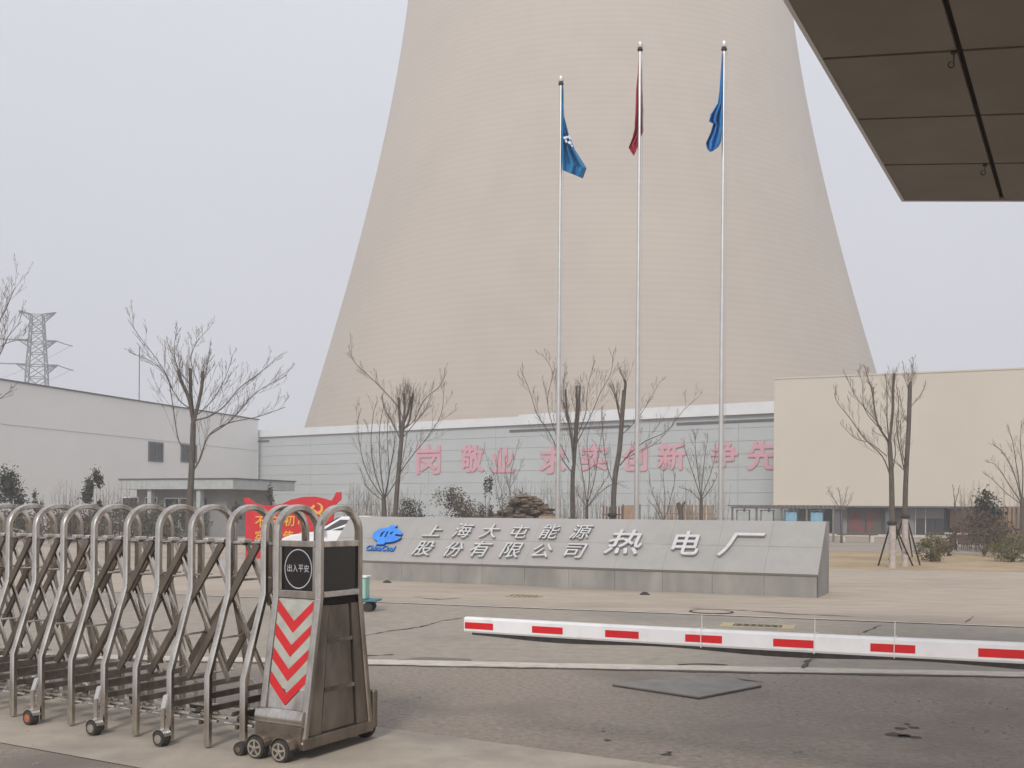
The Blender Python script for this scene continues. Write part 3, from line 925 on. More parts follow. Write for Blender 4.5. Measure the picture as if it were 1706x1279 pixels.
def tree(name, label, Y, trunk, r0, limbs, seed, white=None, cat="tree", group=None, tw=1.0, twlen=1.0):
    """trunk: pixel path from the ground up; limbs: (kind, pixel path, r0, r1)"""
    R = random.Random(seed)
    base = at(trunk[0][0], trunk[0][1], Y)
    base = Vector((base.x, Y, 0))
    t = thing(name, label, cat, base, group=group)
    P = px_path(trunk, Y, R)
    P[0] = Vector((P[0].x, P[0].y, 0))
    sp = smooth_pts(P, 4)
    mb = MB()
    n = len(sp)
    rs = [r0 * (1.25 if i == 0 else 1.0) * (1 - .32 * i / (n - 1)) for i in range(n)]
    mb.tube(sp, rs, 10)
    mb.build("trunk", M_BARK, t, smooth=True, world_pts=True)
    if white:
        zt = white
        wp = [p for p in sp if p.z < zt]
        wp.append(sp[len(wp) - 1].lerp(sp[len(wp)], (zt - sp[len(wp) - 1].z) / max(.01, sp[len(wp)].z - sp[len(wp) - 1].z)))
        MB().tube(wp, [r0 * (1.35 if i == 0 else 1.06) for i in range(len(wp))], 12).build("lime_wash", M_LIME, t, smooth=True, world_pts=True)
    lm, cr = MB(), MB()
    for kind, pix, ra, rb in limbs:
        dy = R.uniform(-1.4, 1.4) if kind != "stub" else R.uniform(-.35, .35)
        q = smooth_pts(px_path(pix, Y, R, dy), 4)
        m = len(q)
        kf = .92 if kind == 'stub' else .78
        lm.tube(q, [kf * (ra + (rb - ra) * (i / (m - 1)) ** .8) for i in range(m)], 7 if ra > .03 else 5)
        L = sum((q[i + 1] - q[i]).length for i in range(m - 1))
        if kind == "stub":
            twigs(cr, q, .018, R, 2.0 * twlen, int(15 * tw), 1, .40, .7)
        else:
            twigs(cr, q, ra * .42, R, L * .62 * twlen, int(13 * tw), 2 if L > 1.2 else 1, .10, .32)
    lm.build("limbs", M_BARK, t, smooth=True, world_pts=True)
    cr.build("crown", M_TWIG, t, world_pts=True)
    return t

TG = "bare trees in front of the grey-blue building"
tree("bare_tree", "bare pollarded tree rising behind the folding gate on the left", 27, [(313, 955), (314, 900), (316, 840), (320, 770), (322, 705)], .10,
     [("stub", [(322, 705), (315, 665), (302, 635), (297, 617)], .055, .045), ("stub", [(322, 705), (318, 660), (317, 614)], .06, .048), ("stub", [(322, 705), (329, 678), (336, 645), (338, 618)], .055, .045),
      ("b", [(313, 752), (298, 735), (290, 690), (284, 650), (278, 625), (255, 590), (232, 560), (213, 532)], .024, .008),
      ("b", [(316, 680), (300, 668), (285, 645), (272, 618), (245, 598), (222, 590)], .022, .008),
      ("b", [(318, 790), (333, 765), (348, 725), (380, 705), (430, 694), (475, 678)], .032, .009), ("b", [(348, 725), (385, 700), (425, 655), (478, 625)], .022, .008),
      ("b", [(326, 700), (352, 692), (378, 672), (400, 645), (432, 622), (468, 590)], .028, .008), ("b", [(330, 690), (355, 665), (375, 630), (388, 590)], .02, .007),
      ("b", [(316, 640), (296, 612), (290, 580), (296, 545)], .018, .007), ("b", [(330, 640), (318, 600), (328, 570), (350, 545)], .016, .007), ("b", [(336, 640), (345, 610), (350, 575)], .016, .007)],
     21, tw=.85, twlen=.8)
tree("bare_tree", "bare tree at the left edge reaching in over the white building", 26, [(-95, 955), (-90, 850), (-82, 740)], .11,
     [("b", [(-82, 740), (-60, 690), (-30, 640), (0, 590), (14, 560), (36, 535)], .035, .008), ("b", [(-82, 740), (-50, 640), (-20, 560), (5, 525), (20, 490), (26, 478)], .035, .007),
      ("b", [(-70, 720), (-40, 690), (-10, 670), (20, 650)], .025, .007), ("b", [(-60, 660), (-30, 600), (10, 572), (40, 566)], .022, .006), ("stub", [(-82, 740), (-88, 690), (-90, 640)], .06, .05)],
     22, tw=1.0, twlen=.8)
tree("bare_tree", "short fan shaped bare tree, leftmost behind the sign wall", 33, [(641, 945), (641, 880), (640, 850), (639, 828)], .10,
     [("b", [(639, 830), (618, 800), (604, 765), (596, 710), (602, 680)], .028, .009), ("b", [(639, 828), (625, 790), (618, 740), (622, 690), (628, 668)], .03, .009), ("b", [(640, 828), (634, 780), (632, 720), (640, 670)], .03, .009),
      ("b", [(641, 828), (650, 780), (658, 730), (655, 690)], .03, .009), ("b", [(641, 830), (660, 800), (672, 760), (678, 720)], .025, .009), ("b", [(640, 835), (612, 812), (600, 780)], .02, .008), ("b", [(641, 832), (648, 790), (645, 730), (648, 690)], .026, .009)],
     23, group=TG, tw=.8, twlen=.62)
tree("bare_tree", "tall leaning bare tree with cut limbs beside the fan shaped one", 32, [(655, 950), (657, 880), (662, 810), (668, 740), (672, 700)], .085,
     [("stub", [(668, 745), (666, 700), (664, 662)], .045, .038), ("stub", [(672, 705), (674, 680), (672, 655)], .045, .038), ("stub", [(672, 705), (680, 685), (684, 660)], .045, .038), ("stub", [(672, 715), (682, 700), (688, 655)], .04, .035),
      ("b", [(672, 700), (662, 676), (634, 645), (606, 618), (590, 602), (580, 574)], .024, .008), ("b", [(668, 735), (655, 705), (640, 680), (636, 660)], .025, .009),
      ("b", [(664, 790), (690, 755), (712, 728), (735, 690), (740, 640)], .022, .008), ("b", [(672, 715), (690, 700), (708, 665), (735, 640), (742, 612)], .022, .008), ("b", [(670, 730), (695, 700), (710, 680), (722, 640)], .02, .008)],
     24, group=TG, tw=.85, twlen=.62)
tree("bare_tree", "bare tree with tall cut limbs just right of the left flagpole", 31, [(954, 950), (954, 870), (954, 800), (956, 775)], .085,
     [("stub", [(956, 780), (960, 730), (964, 680), (966, 642)], .05, .038), ("stub", [(957, 775), (958, 720), (961, 680), (960, 643)], .045, .035), ("stub", [(956, 778), (952, 730), (945, 690), (942, 648)], .04, .033),
      ("b", [(955, 790), (935, 762), (915, 720), (895, 690), (882, 650), (866, 612)], .024, .008), ("b", [(948, 770), (925, 720), (912, 670), (920, 620), (902, 588)], .02, .008), ("b", [(960, 740), (985, 690), (1000, 655), (1018, 620), (1022, 585)], .022, .008),
      ("b", [(958, 735), (975, 690), (980, 640), (992, 600)], .02, .008), ("b", [(944, 700), (938, 650), (942, 610)], .018, .007), ("b", [(958, 760), (950, 700), (930, 650), (925, 620)], .02, .008)],
     25, group=TG, tw=.85, twlen=.62)
tree("bare_tree", "low spreading bare tree between the two taller ones by the middle flagpole", 36, [(977, 950), (977, 880), (978, 842)], .07,
     [("b", [(978, 842), (972, 800), (965, 750), (960, 715)], .026, .008), ("b", [(978, 842), (982, 790), (978, 740), (985, 700)], .026, .008), ("b", [(978, 842), (990, 800), (998, 750), (1005, 700)], .026, .008),
      ("b", [(979, 845), (1000, 820), (1025, 805), (1040, 812)], .02, .007), ("b", [(979, 843), (1002, 810), (1015, 790)], .02, .007), ("b", [(978, 846), (962, 820), (950, 790)], .02, .007)],
     26, group=TG, tw=.75, twlen=.55)
tree("bare_tree", "right leaning bare tree with one thick cut trunk by the middle flagpole", 32, [(1019, 950), (1021, 870), (1024, 800), (1032, 750), (1036, 700), (1040, 650)], .095,
     [("stub", [(1036, 710), (1028, 672), (1026, 655)], .035, .028), ("b", [(1023, 810), (1010, 770), (1004, 720), (1002, 690)], .022, .008), ("b", [(1033, 775), (1050, 755), (1075, 735), (1110, 718), (1140, 682), (1165, 660)], .028, .008),
      ("b", [(1040, 765), (1068, 750), (1092, 738), (1125, 705)], .022, .008), ("b", [(1035, 725), (1060, 700), (1080, 670), (1100, 635)], .02, .007), ("b", [(1036, 690), (1025, 660), (1015, 640)], .02, .008), ("stub", [(1040, 655), (1042, 640), (1040, 632)], .05, .045)],
     27, group=TG, tw=.85, twlen=.6)
tree("bare_tree", "small bare bush-like tree left of the broken stump", 42, [(1105, 925), (1106, 880), (1107, 860)], .04,
     [("b", [(1107, 870), (1095, 840), (1085, 815), (1082, 790)], .02, .008), ("b", [(1107, 865), (1108, 830), (1105, 790), (1110, 775)], .022, .008), ("b", [(1107, 868), (1116, 835), (1124, 800), (1120, 780)], .02, .008), ("b", [(1106, 872), (1090, 845), (1078, 830)], .018, .007)],
     28, group=TG, tw=.8, twlen=.5)
tree("bare_tree", "broom shaped bare tree left of the right flagpole", 38, [(1168, 935), (1168, 870), (1168, 828)], .085,
     [("b", [(1168, 830), (1155, 790), (1145, 760), (1138, 735)], .026, .008), ("b", [(1168, 828), (1162, 780), (1158, 740), (1160, 725)], .026, .008), ("b", [(1168, 828), (1172, 780), (1176, 750), (1180, 728)], .026, .008), ("b", [(1168, 830), (1182, 795), (1190, 765), (1192, 740)], .024, .008),
      ("b", [(1168, 836), (1150, 818), (1132, 812)], .02, .007), ("b", [(1168, 834), (1185, 812), (1196, 790)], .02, .007)],
     29, group=TG, tw=.9, twlen=.55)
tree("bare_tree", "thin multi-stemmed bare sapling standing in front of the rockery", 44, [(836, 918), (836, 880), (838, 850)], .035,
     [("b", [(838, 856), (830, 830), (825, 800), (815, 775), (806, 745)], .02, .008), ("b", [(838, 856), (836, 820), (828, 790), (832, 750)], .018, .008), ("b", [(850, 866), (850, 830), (850, 795), (858, 760), (862, 740)], .024, .008),
      ("b", [(850, 820), (843, 790), (842, 760)], .016, .007), ("b", [(850, 812), (862, 790), (872, 765)], .016, .007)],
     30, group=TG, tw=.9, twlen=.5)
tree("bare_tree", "tiny round crowned bare tree before the beige wall, left of the propped pair", 58, [(1402, 905), (1402, 870), (1402, 850)], .07,
     [("b", [(1402, 852), (1392, 835), (1384, 822), (1380, 812)], .028, .01), ("b", [(1402, 850), (1400, 830), (1396, 812)], .028, .01), ("b", [(1402, 850), (1408, 830), (1412, 812)], .028, .01), ("b", [(1402, 852), (1414, 838), (1421, 822)], .028, .01)],
     31, tw=.9, twlen=.5)
PG = "propped bare trees on the dead lawn"
tree("bare_tree", "left tree of the propped pair with a lime washed trunk and wide crown", 31.5, [(1487, 945), (1487, 900), (1486, 840), (1485, 790), (1482, 735)], .095,
     [("stub", [(1482, 738), (1487, 690), (1488, 650), (1490, 622)], .05, .04), ("b", [(1480, 735), (1462, 705), (1455, 665), (1455, 645)], .045, .03), ("b", [(1482, 740), (1478, 700), (1478, 660), (1476, 630)], .03, .012),
      ("b", [(1484, 795), (1470, 760), (1440, 730), (1415, 695), (1395, 670), (1390, 655)], .03, .009), ("b", [(1478, 760), (1450, 738), (1425, 730), (1400, 705)], .022, .008), ("b", [(1470, 715), (1450, 690), (1425, 660), (1410, 625)], .022, .008),
      ("b", [(1486, 790), (1492, 755), (1490, 730), (1497, 705), (1496, 660)], .028, .01), ("b", [(1462, 710), (1440, 680), (1437, 640), (1430, 615)], .02, .008), ("b", [(1455, 660), (1448, 635), (1440, 610)], .018, .007)],
     32, white=1.35, group=PG, tw=.95, twlen=.6)
tree("bare_tree", "right tree of the propped pair, straight lime washed trunk and narrow crown", 32.6, [(1508, 940), (1508, 890), (1508, 840), (1510, 780), (1514, 710), (1516, 640)], .09,
     [("stub", [(1515, 665), (1516, 648), (1517, 636)], .05, .04), ("b", [(1508, 790), (1500, 750), (1494, 710), (1497, 670), (1493, 640)], .03, .012), ("b", [(1510, 780), (1502, 745), (1500, 700)], .022, .01), ("b", [(1515, 680), (1528, 665), (1538, 650), (1542, 635)], .018, .007),
      ("b", [(1513, 705), (1505, 690), (1498, 650)], .018, .007), ("b", [(1516, 650), (1520, 620), (1522, 598)], .016, .006), ("b", [(1515, 655), (1508, 630), (1505, 605)], .016, .006), ("b", [(1508, 785), (1490, 768), (1484, 765)], .018, .012)],
     33, white=1.6, group=PG, tw=.9, twlen=.55)
tree("bare_tree", "bare tree with upswept branches at the right edge behind the shrubs", 44, [(1703, 930), (1704, 890), (1704, 850), (1702, 832)], .13,
     [("b", [(1702, 838), (1680, 805), (1660, 775), (1645, 770)], .035, .01), ("b", [(1702, 835), (1690, 790), (1672, 755), (1655, 740)], .035, .01), ("b", [(1702, 832), (1694, 780), (1688, 740), (1680, 712)], .035, .01), ("b", [(1703, 832), (1704, 780), (1700, 740), (1702, 700)], .035, .01),
      ("b", [(1704, 835), (1720, 780), (1730, 720)], .035, .01), ("b", [(1702, 840), (1678, 822), (1655, 800), (1642, 790)], .025, .009)],
     34, tw=.95, twlen=.5)
tree("bare_tree", "thin young bare tree before the beige wall, left of the conical evergreen", 48, [(1592, 920), (1592, 880), (1594, 860), (1590, 838)], .05,
     [("b", [(1591, 842), (1589, 820), (1587, 808)], .03, .01), ("b", [(1591, 840), (1596, 822), (1599, 808)], .025, .01), ("b", [(1606, 870), (1603, 845), (1600, 815)], .02, .008), ("b", [(1608, 872), (1614, 845), (1618, 818)], .02, .008)],
     35, tw=.7, twlen=.45)
# broken stump left of the broom shaped tree
t = thing("tree_stump", "short dark broken tree stump before the tan picket fence", "stump", (at(1135, 860, 37).x, 37, 0))
MB().tube([(0, 0, 0), (.02, 0, 1.2), (-.04, 0, 1.75), (-.12, 0, 1.98)], [.11, .09, .10, .07], 8).build("trunk", M_BARK, t, smooth=True)
MB().tube([(-.04, 0, 1.7), (.06, .02, 1.9), (.12, 0, 2.02)], [.06, .045, .03], 6).build("branch_stub", M_BARK, t, smooth=True)

# tree supports (tripods of stakes)
def tree_support(label, px, Y, h, targets, group):
    c = at(px, 880, Y)
    t = thing("tree_support", label, "tree support", (c.x, Y, 0), group=group)
    for (tx_, ty_) in targets:
        f = G(tx_, ty_)
        MB().tube([(c.x + (f.x - c.x) * .05, Y + (f.y - Y) * .05, h), f], .026, 6).build("stake", M_DARKM, t, world_pts=True)
    MB().lathe([(.125, h - .12), (.15, h - .06), (.13, h)], n=14).build("collar", M_RUB, t, smooth=True)
tree_support("three dark stakes propping the left lime washed tree", 1486, 31.5, 1.42, ((1463, 943), (1521, 943), (1505, 925)), "stake props round lime washed trunks")
tree_support("three dark stakes propping the right lime washed tree", 1508, 32.6, 1.62, ((1481, 932), (1533, 942), (1520, 928)), "stake props round lime washed trunks")
tree_support("short crossed stakes at the foot of the left flagpole's tree", 954, 31, 1.45, ((935, 925), (972, 925), (955, 935)), "low stake props behind the sign wall")
tree_support("short crossed stakes at the foot of the leaning trunk by the middle flagpole", 1020, 32, 1.6, ((1003, 925), (1036, 925), (1022, 935)), "low stake props behind the sign wall")

# ------------------------------------------------------------------ shrubs
def leafy(name, label, cat, c, rx, rz, n, leaf, m_, seed, group=None, shape="ball", stems=7, zc=None, clump=26, dens=.55, mstem=None):
    R = random.Random(seed)
    t = thing(name, label, cat, (c[0], c[1], 0), group=group)
    mb = MB()
    zc = rz if zc is None else zc
    st = MB()
    for s in range(stems):
        a = R.uniform(0, 6.28); rr = R.uniform(.2, .85)
        tip = Vector((math.cos(a) * rx * rr, math.sin(a) * rx * rr, zc + rz * R.uniform(-.1, .75)))
        mid = Vector((tip.x * .35, tip.y * .35, tip.z * .45))
        q = smooth_pts([Vector((R.uniform(-.04, .04), R.uniform(-.04, .04), 0)), mid, tip], 3)
        st.tube(q, [.022 * (1 - .7 * i / (len(q) - 1)) for i in range(len(q))], 4, cap=False)
    st.build("stems", mstem or M_BARK, t)
    centers = []
    for k in range(clump):
        while True:
            p = Vector((R.uniform(-1, 1), R.uniform(-1, 1), R.uniform(-1, 1)))
            if p.length < 1 and (p.length > .45 or R.random() < .3):
                break
        if shape == "cone":
            h = (p.z + 1) / 2
            p = Vector((p.x * (1.1 - h), p.y * (1.1 - h), p.z))
        centers.append(p)
    for k in range(n):
        cc = R.choice(centers)
        p = cc + Vector((R.gauss(0, 1), R.gauss(0, 1), R.gauss(0, 1))) * dens * .32
        if p.length > 1.25 and shape == "ball":
            p *= 1.2 / p.length
        q = Vector((p.x * rx, p.y * rx, zc + p.z * rz))
        if q.z < .03:
            q.z = abs(q.z) + .05
        a1 = Vector((R.uniform(-1, 1), R.uniform(-1, 1), R.uniform(-1, 1))).normalized()
        a2 = a1.cross(Vector((R.uniform(-1, 1), R.uniform(-1, 1), R.uniform(-.2, 1)))).normalized()
        l_ = leaf * R.uniform(.6, 1.3)
        mb.add([q - a1 * l_, q + a2 * l_ * .45, q + a1 * l_, q - a2 * l_ * .45], [(0, 1, 2, 3)])
    mb.build("foliage", m_, t)
    return t

p = G(1551, 936); leafy("round_shrub", "rounded olive green shrub on the dead lawn, right of the propped trees", "shrub", (p.x, p.y), .56, .42, 2600, .038, M_LEAF, 41, "clipped shrubs on the dead lawn", zc=.50)
p = G(1681, 936); leafy("round_shrub", "wider olive green shrub on the dead lawn at the right edge", "shrub", (p.x + .1, p.y), .76, .42, 3600, .038, M_LEAF, 42, "clipped shrubs on the dead lawn", zc=.48)
leafy("shrub", "darker dry shrub just behind the left clipped shrub", "shrub", (G(1566, 925).x, 41), .45, .50, 900, .045, M_LEAFR, 43, zc=.62)
c = at(1645, 850, 46); leafy("conical_evergreen", "dark conical evergreen shrub in front of the brick hut", "evergreen", (c.x, 46), 1.15, 1.3, 2400, .085, M_LEAFD, 44, shape="cone", zc=1.35)
c = at(1640, 880, 41); leafy("shrub", "tall brushy brown shrub in front of the conical evergreen", "shrub", (c.x, 41), .95, .75, 2000, .05, M_LEAFR, 45, zc=.85, dens=.9)
c = at(685, 850, 40); leafy("shrub", "low round dark shrub beside the leaning tree behind the sign wall", "shrub", (c.x, 40), .75, .85, 2000, .05, M_LEAFD, 46, zc=1.1)
c = at(752, 850, 40); leafy("shrub", "large reddish brown shrub left of the rockery", "shrub", (c.x, 40), 1.05, 1.1, 3200, .05, M_LEAFR, 47, zc=1.3)
c = at(785, 850, 38.5); leafy("shrub", "dense brown twiggy shrub between the reddish shrub and the rockery", "shrub", (c.x, 38.5), .7, .75, 2200, .035, M_LEAFR, 48, zc=1.1, dens=.9)
c = at(812, 850, 43); leafy("slender_evergreen", "thin crooked dark evergreen standing left of the rockery", "evergreen", (c.x, 43), .33, 1.35, 900, .06, M_LEAFD, 49, zc=1.7, clump=9, dens=.45)
c = at(858, 840, 52); leafy("shrub", "dull bushy shrub rising behind the rockery", "shrub", (c.x, 52), .95, .8, 1100, .06, M_LEAFG, 50, zc=1.9)
c = at(157, 850, 44); leafy("slender_evergreen", "dark tufted evergreen behind the gate, left of the lodge", "evergreen", (c.x, 44), .52, 1.25, 1300, .07, M_LEAFD, 51, zc=2.2, clump=9, dens=.40)
c = at(15, 850, 44); leafy("conical_evergreen", "dark bushy evergreen at the left edge behind the gate", "evergreen", (c.x, 44), 1.0, 1.4, 2400, .07, M_LEAFD, 52, shape="cone", zc=1.9)
c = at(65, 850, 44); leafy("slender_evergreen", "little thin evergreen right of the left edge evergreen", "evergreen", (c.x, 44), .24, .55, 420, .055, M_LEAFD, 53, zc=1.9, clump=6, dens=.5)
c = at(393, 850, 50); leafy("slender_evergreen", "narrow dark evergreen at the right end of the lodge", "evergreen", (c.x, 50), .24, .85, 600, .06, M_LEAFD, 54, zc=1.6, clump=8)
c = at(450, 850, 50); leafy("slender_evergreen", "small fir-like evergreen above the red party board", "evergreen", (c.x, 50), .34, .75, 700, .06, M_LEAFD, 55, zc=1.9, clump=9, shape="cone")
for i, (px_, Y_, rx, rz_, m_, lb_) in enumerate(((60, 52, 2.2, .7, M_LEAFR, "long low brown hedge seen through the gate arches at far left"), (215, 50, 1.5, .85, M_LEAFG, "dull green hedge bush seen through the gate arches before the lodge"),
                                        (285, 48, 1.5, .9, M_LEAFG, "taller dull green bush before the lodge door side"), (130, 50, 1.3, .8, M_LEAFR, "brown bush under the tufted evergreen"))):
    c = at(px_, 860, Y_)
    leafy("hedge_bush", lb_, "bush", (c.x, Y_), rx, rz_, 3000, .075, m_, 60 + i, zc=rz_ + .05, clump=40, dens=.7, stems=14)
# winter undergrowth in front of the grey-blue building
def undergrowth(name, xa, xb, Y0, Y1, h, n, seed, label):
    R = random.Random(seed)
    mb = MB()
    for i in range(n):
        px_ = R.uniform(xa, xb); Y = R.uniform(Y0, Y1)
        c = at(px_, 860, Y); b = Vector((c.x, Y, 0))
        hh = h * R.uniform(.5, 1.15)
        tip = b + Vector((R.uniform(-.3, .3), R.uniform(-.3, .3), hh))
        q = [b, b.lerp(tip, .5) + Vector((R.uniform(-.08, .08), 0, 0)), tip]
        mb.tube(q, [.012, .009, .004], 3, cap=False)
        for j in range(3):
            s = q[1].lerp(tip, R.random() * .7)
            mb.tube([s, s + Vector((R.uniform(-.25, .25), R.uniform(-.2, .2), R.uniform(.2, .5)))], [.006, .003], 3, cap=False)
    o = mb.build(name, M_TWIG, kind="stuff")
    o["label"] = label
undergrowth("undergrowth", 575, 700, 46, 54, 2.6, 120, 71, "thin bare twigs growing behind the sign wall")
undergrowth("undergrowth", 830, 1010, 46, 56, 3.0, 170, 72, "thin bare saplings behind the rockery")
undergrowth("undergrowth", 1080, 1215, 44, 54, 2.7, 120, 73, "thin bare twigs around the picket fence")
undergrowth("undergrowth", 80, 260, 46, 52, 2.6, 90, 74, "thin bare twigs between the evergreens on the left")
undergrowth("undergrowth", 1600, 1700, 45, 50, 2.9, 80, 75, "thin bare twigs beside the timber fence")

# rockery
c = at(868, 850, 45)
rk = thing("rockery", "stacked brown layered rocks forming a rockery behind the sign wall", "rockery", (c.x, 45, 0))
R = random.Random(8)
def rock(cx, cy, cz, sx_, sy_, sz_):
    mb = MB()
    vs = []
    for j, (f, zf) in enumerate(((.8, -1), (1, -.35), (1, .4), (.75, 1))):
        for k in range(9):
            a = k * 2 * math.pi / 9
            e = R.uniform(.8, 1.15)
            vs.append((cx + math.cos(a) * sx_ * f * e, cy + math.sin(a) * sy_ * f * e, cz + zf * sz_ + R.uniform(-.25, .25) * sz_))
    fs = [tuple(range(8, -1, -1)), tuple(range(27, 36))]
    for j in range(3):
        for k in range(9):
            fs.append((j * 9 + k, j * 9 + (k + 1) % 9, j * 9 + 9 + (k + 1) % 9, j * 9 + 9 + k))
    mb.add(vs, fs)
    mb.build("rock", M_ROCK, rk)
for k_, (x0, x1, z0) in enumerate(((-1.6, 1.4, .3), (-1.55, 1.4, .6), (-1.5, 1.35, .85), (-1.45, 1.3, 1.02), (-1.5, 1.2, 1.18), (-1.35, 1.3, 1.32), (-1.3, 1.35, 1.46), (-1.0, 1.25, 1.60), (-.6, 1.1, 1.73), (-.55, .75, 1.85), (-.45, .55, 1.97), (-.35, .45, 2.08), (-.25, .3, 2.18))):
    x = x0 + R.uniform(-.1, .1)
    while x < x1:
        w_ = R.uniform(.22, .62)
        rock(x + w_ / 2, R.uniform(-.5, .35), z0 + R.uniform(-.03, .03), w_ * .62, R.uniform(.35, .7), R.uniform(.06, .11))
        x += w_ * R.uniform(.8, 1.05)
rock(.85, -.2, 1.82, .38, .35, .13)
MB().box(.75, 1.5, -.7, .3, 0, 1.45).build("stone_block", M_WOODT, rk)

# low bench, table and kerb near the beige building
t = thing("slatted_bench", "long low bench with a dark slatted seat before the red lettered panels", "bench", at(1428, 900, 60)); t.location.z = 0; t.rotation_euler.z = -.12
MB().box(-1.1, 1.1, -.2, .2, .42, .50).build("seat", M_BROWNP, t)
for x in (-.8, .8):
    MB().box(x - .1, x + .1, -.18, .18, 0, .418).build("leg", M_KERB, t)
t = thing("white_table", "white outdoor table beside the dark column of the beige building", "table", at(1612, 890, 50)); t.location.z = 0
MB().box(-.95, .85, -.4, .4, .70, .77).build("tabletop", M_FASCIA, t)
for x in (-.55, .6):
    MB().box(x - .05, x + .05, -.05, .05, 0, .698).build("leg", M_FASCIA, t)
t = thing("stone_kerb", "straight pale stone kerb between the dead lawn and the shrubs", "kerb", at(1610, 905, 49)); t.location.z = 0
MB().box(-1.0, 2.0, -.1, .1, 0, .14).build("kerb_stone", M_KERB, t)

# ------------------------------------------------------------------ flagpoles and flags
Z1 = 29.0
fpY = {1: Z1, 2: Z1 * .9618, 3: Z1 * .924}
poles = {1: (929.0, 130), 2: (1060.3, 73), 3: (1200.2, 72)}
plab = {1: "shortest steel flagpole, leftmost of the three, with a dark blue flag", 2: "middle steel flagpole with the dark red flag", 3: "rightmost steel flagpole with a bright blue flag"}
for k in (1, 2, 3):
    px_, ty = poles[k]
    Y = fpY[k]
    b = at(px_, 864, Y); b.z = 0
    H_ = at(px_ + 5, ty, Y).z
    t = thing("flagpole", plab[k], "flagpole", b, group="flagpoles behind the sign wall")
    MB().tube([(0, 0, .25), (0, 0, H_ * .52)], [.066, .056], 20).build("lower_tube", M_POLE, t, smooth=True)
    MB().tube([(0, 0, H_ * .52), (0, 0, H_ - .18)], [.049, .037], 20).build("upper_tube", M_POLE, t, smooth=True)
    MB().lathe([(.22, 0), (.22, .04), (.12, .06), (.10, .26)], n=20).build("base_flange", M_POLE, t, smooth=True)
    MB().lathe([(.05, H_ - .20), (.075, H_ - .17), (.075, H_ - .14), (.055, H_ - .13), (.055, H_ - .11)], n=16).build("truck", M_DARKM, t, smooth=True)
    MB().lathe([(.0, H_ - .12), (.065, H_ - .10), (.088, H_ - .03), (.07, H_ + .04), (.0, H_ + .065)], n=18).build("finial", M_LETTER, t, smooth=True)
    MB().tube([(.085, -.02, .9), (.10, -.02, H_ * .5), (.075, -.02, H_ - .15)], .006, 4, cap=False).build("halyard", M_POLE, t)
    MB().bar((.06, -.03, 1.1), (.12, -.05, 1.1), .03, .12, (0, 0, 1)).build("cleat", M_DARKM, t)

def flag(label, Y, left, right, m_, seed, amp=.12, folds=3.0, behind=False, emblem=None):
    R = random.Random(seed)
    y0 = left[0][1]; y1 = left[-1][1]
    def interp(L, t):
        s = t * (len(L) - 1); i = min(int(s), len(L) - 2); f = s - i
        return L[i][0] * (1 - f) + L[i + 1][0] * f, L[i][1] * (1 - f) + L[i + 1][1] * f
    N, M = 60, 22
    vs, fs = [], []
    for i in range(N + 1):
        t = i / N
        (xl, yl), (xr, yr) = interp(left, t), interp(right, t)
        w = abs(xr - xl)
        for j in range(M + 1):
            s = j / M
            x = xl + (xr - xl) * s; y = yl + (yr - yl) * s
            dd = amp * min(1, w / 18) * math.sin(s * folds * 2 * math.pi + t * 4 + seed) + .05 * math.sin(t * 9 + s * 5)
            vs.append(at(x, y, Y + dd + (.09 if behind else -.02)))
    for i in range(N):
        for j in range(M):
            a = i * (M + 1) + j
            fs.append((a, a + 1, a + M + 2, a + M + 1))
    t = thing("flag", label, "flag", at(left[0][0], left[0][1], Y), group="limp flags hanging from the flagpoles")
    mb = MB().add(vs, fs)
    o = mb.build("cloth", m_, t, smooth=True, world_pts=True)
    so = o.modifiers.new("thickness", "SOLIDIFY"); so.thickness = .006
    if emblem:
        for poly in emblem:
            MB().prism([at(a_, b_, Y - .19) for a_, b_ in poly], (0, 1, 0), .01).build("emblem", M_FLAGW, t, world_pts=True)
    return t
flag("limp dark blue flag with a white emblem on the shortest flagpole", fpY[1], [(937, 140), (937, 160), (936, 190), (936, 220), (936, 250), (936, 270), (937, 283)],
     [(938, 140), (938.5, 165), (940, 195), (947, 222), (957, 248), (977, 280), (971, 297)], M_FLAGB, 1, .13, 2.5,
     emblem=[[(938, 228), (945, 226), (947, 229), (940, 232)], [(945, 236), (950, 234), (953, 239), (948, 240)], [(948, 224), (951, 231), (949, 233), (946, 227)], [(950, 240), (955, 242), (953, 245)], [(941, 233), (944, 232), (945, 237), (942, 237)]])
flag("limp dark red flag wrapped behind the middle flagpole", fpY[2], [(1064, 90), (1063, 120), (1060, 150), (1059, 185), (1057, 215), (1054, 228), (1047, 246), (1056, 260)],
     [(1068, 90), (1069.5, 120), (1070, 150), (1072, 183), (1071.5, 205), (1072, 219), (1063, 236), (1062, 245)], M_FLAGR, 2, .07, 2.0, behind=True)
flag("limp bright blue flag hanging left of the rightmost flagpole", fpY[3], [(1202.5, 88), (1201, 120), (1199, 150), (1196, 172), (1184, 190), (1181, 202), (1188, 206), (1184, 220), (1176, 238), (1178, 248), (1183, 253)],
     [(1203.5, 88), (1203.5, 120), (1203.5, 150), (1203.5, 172), (1203, 190), (1203, 202), (1202, 210), (1202, 222), (1201, 236), (1197, 244), (1188, 251)], M_FLAGB2, 3, .16, 2.2)

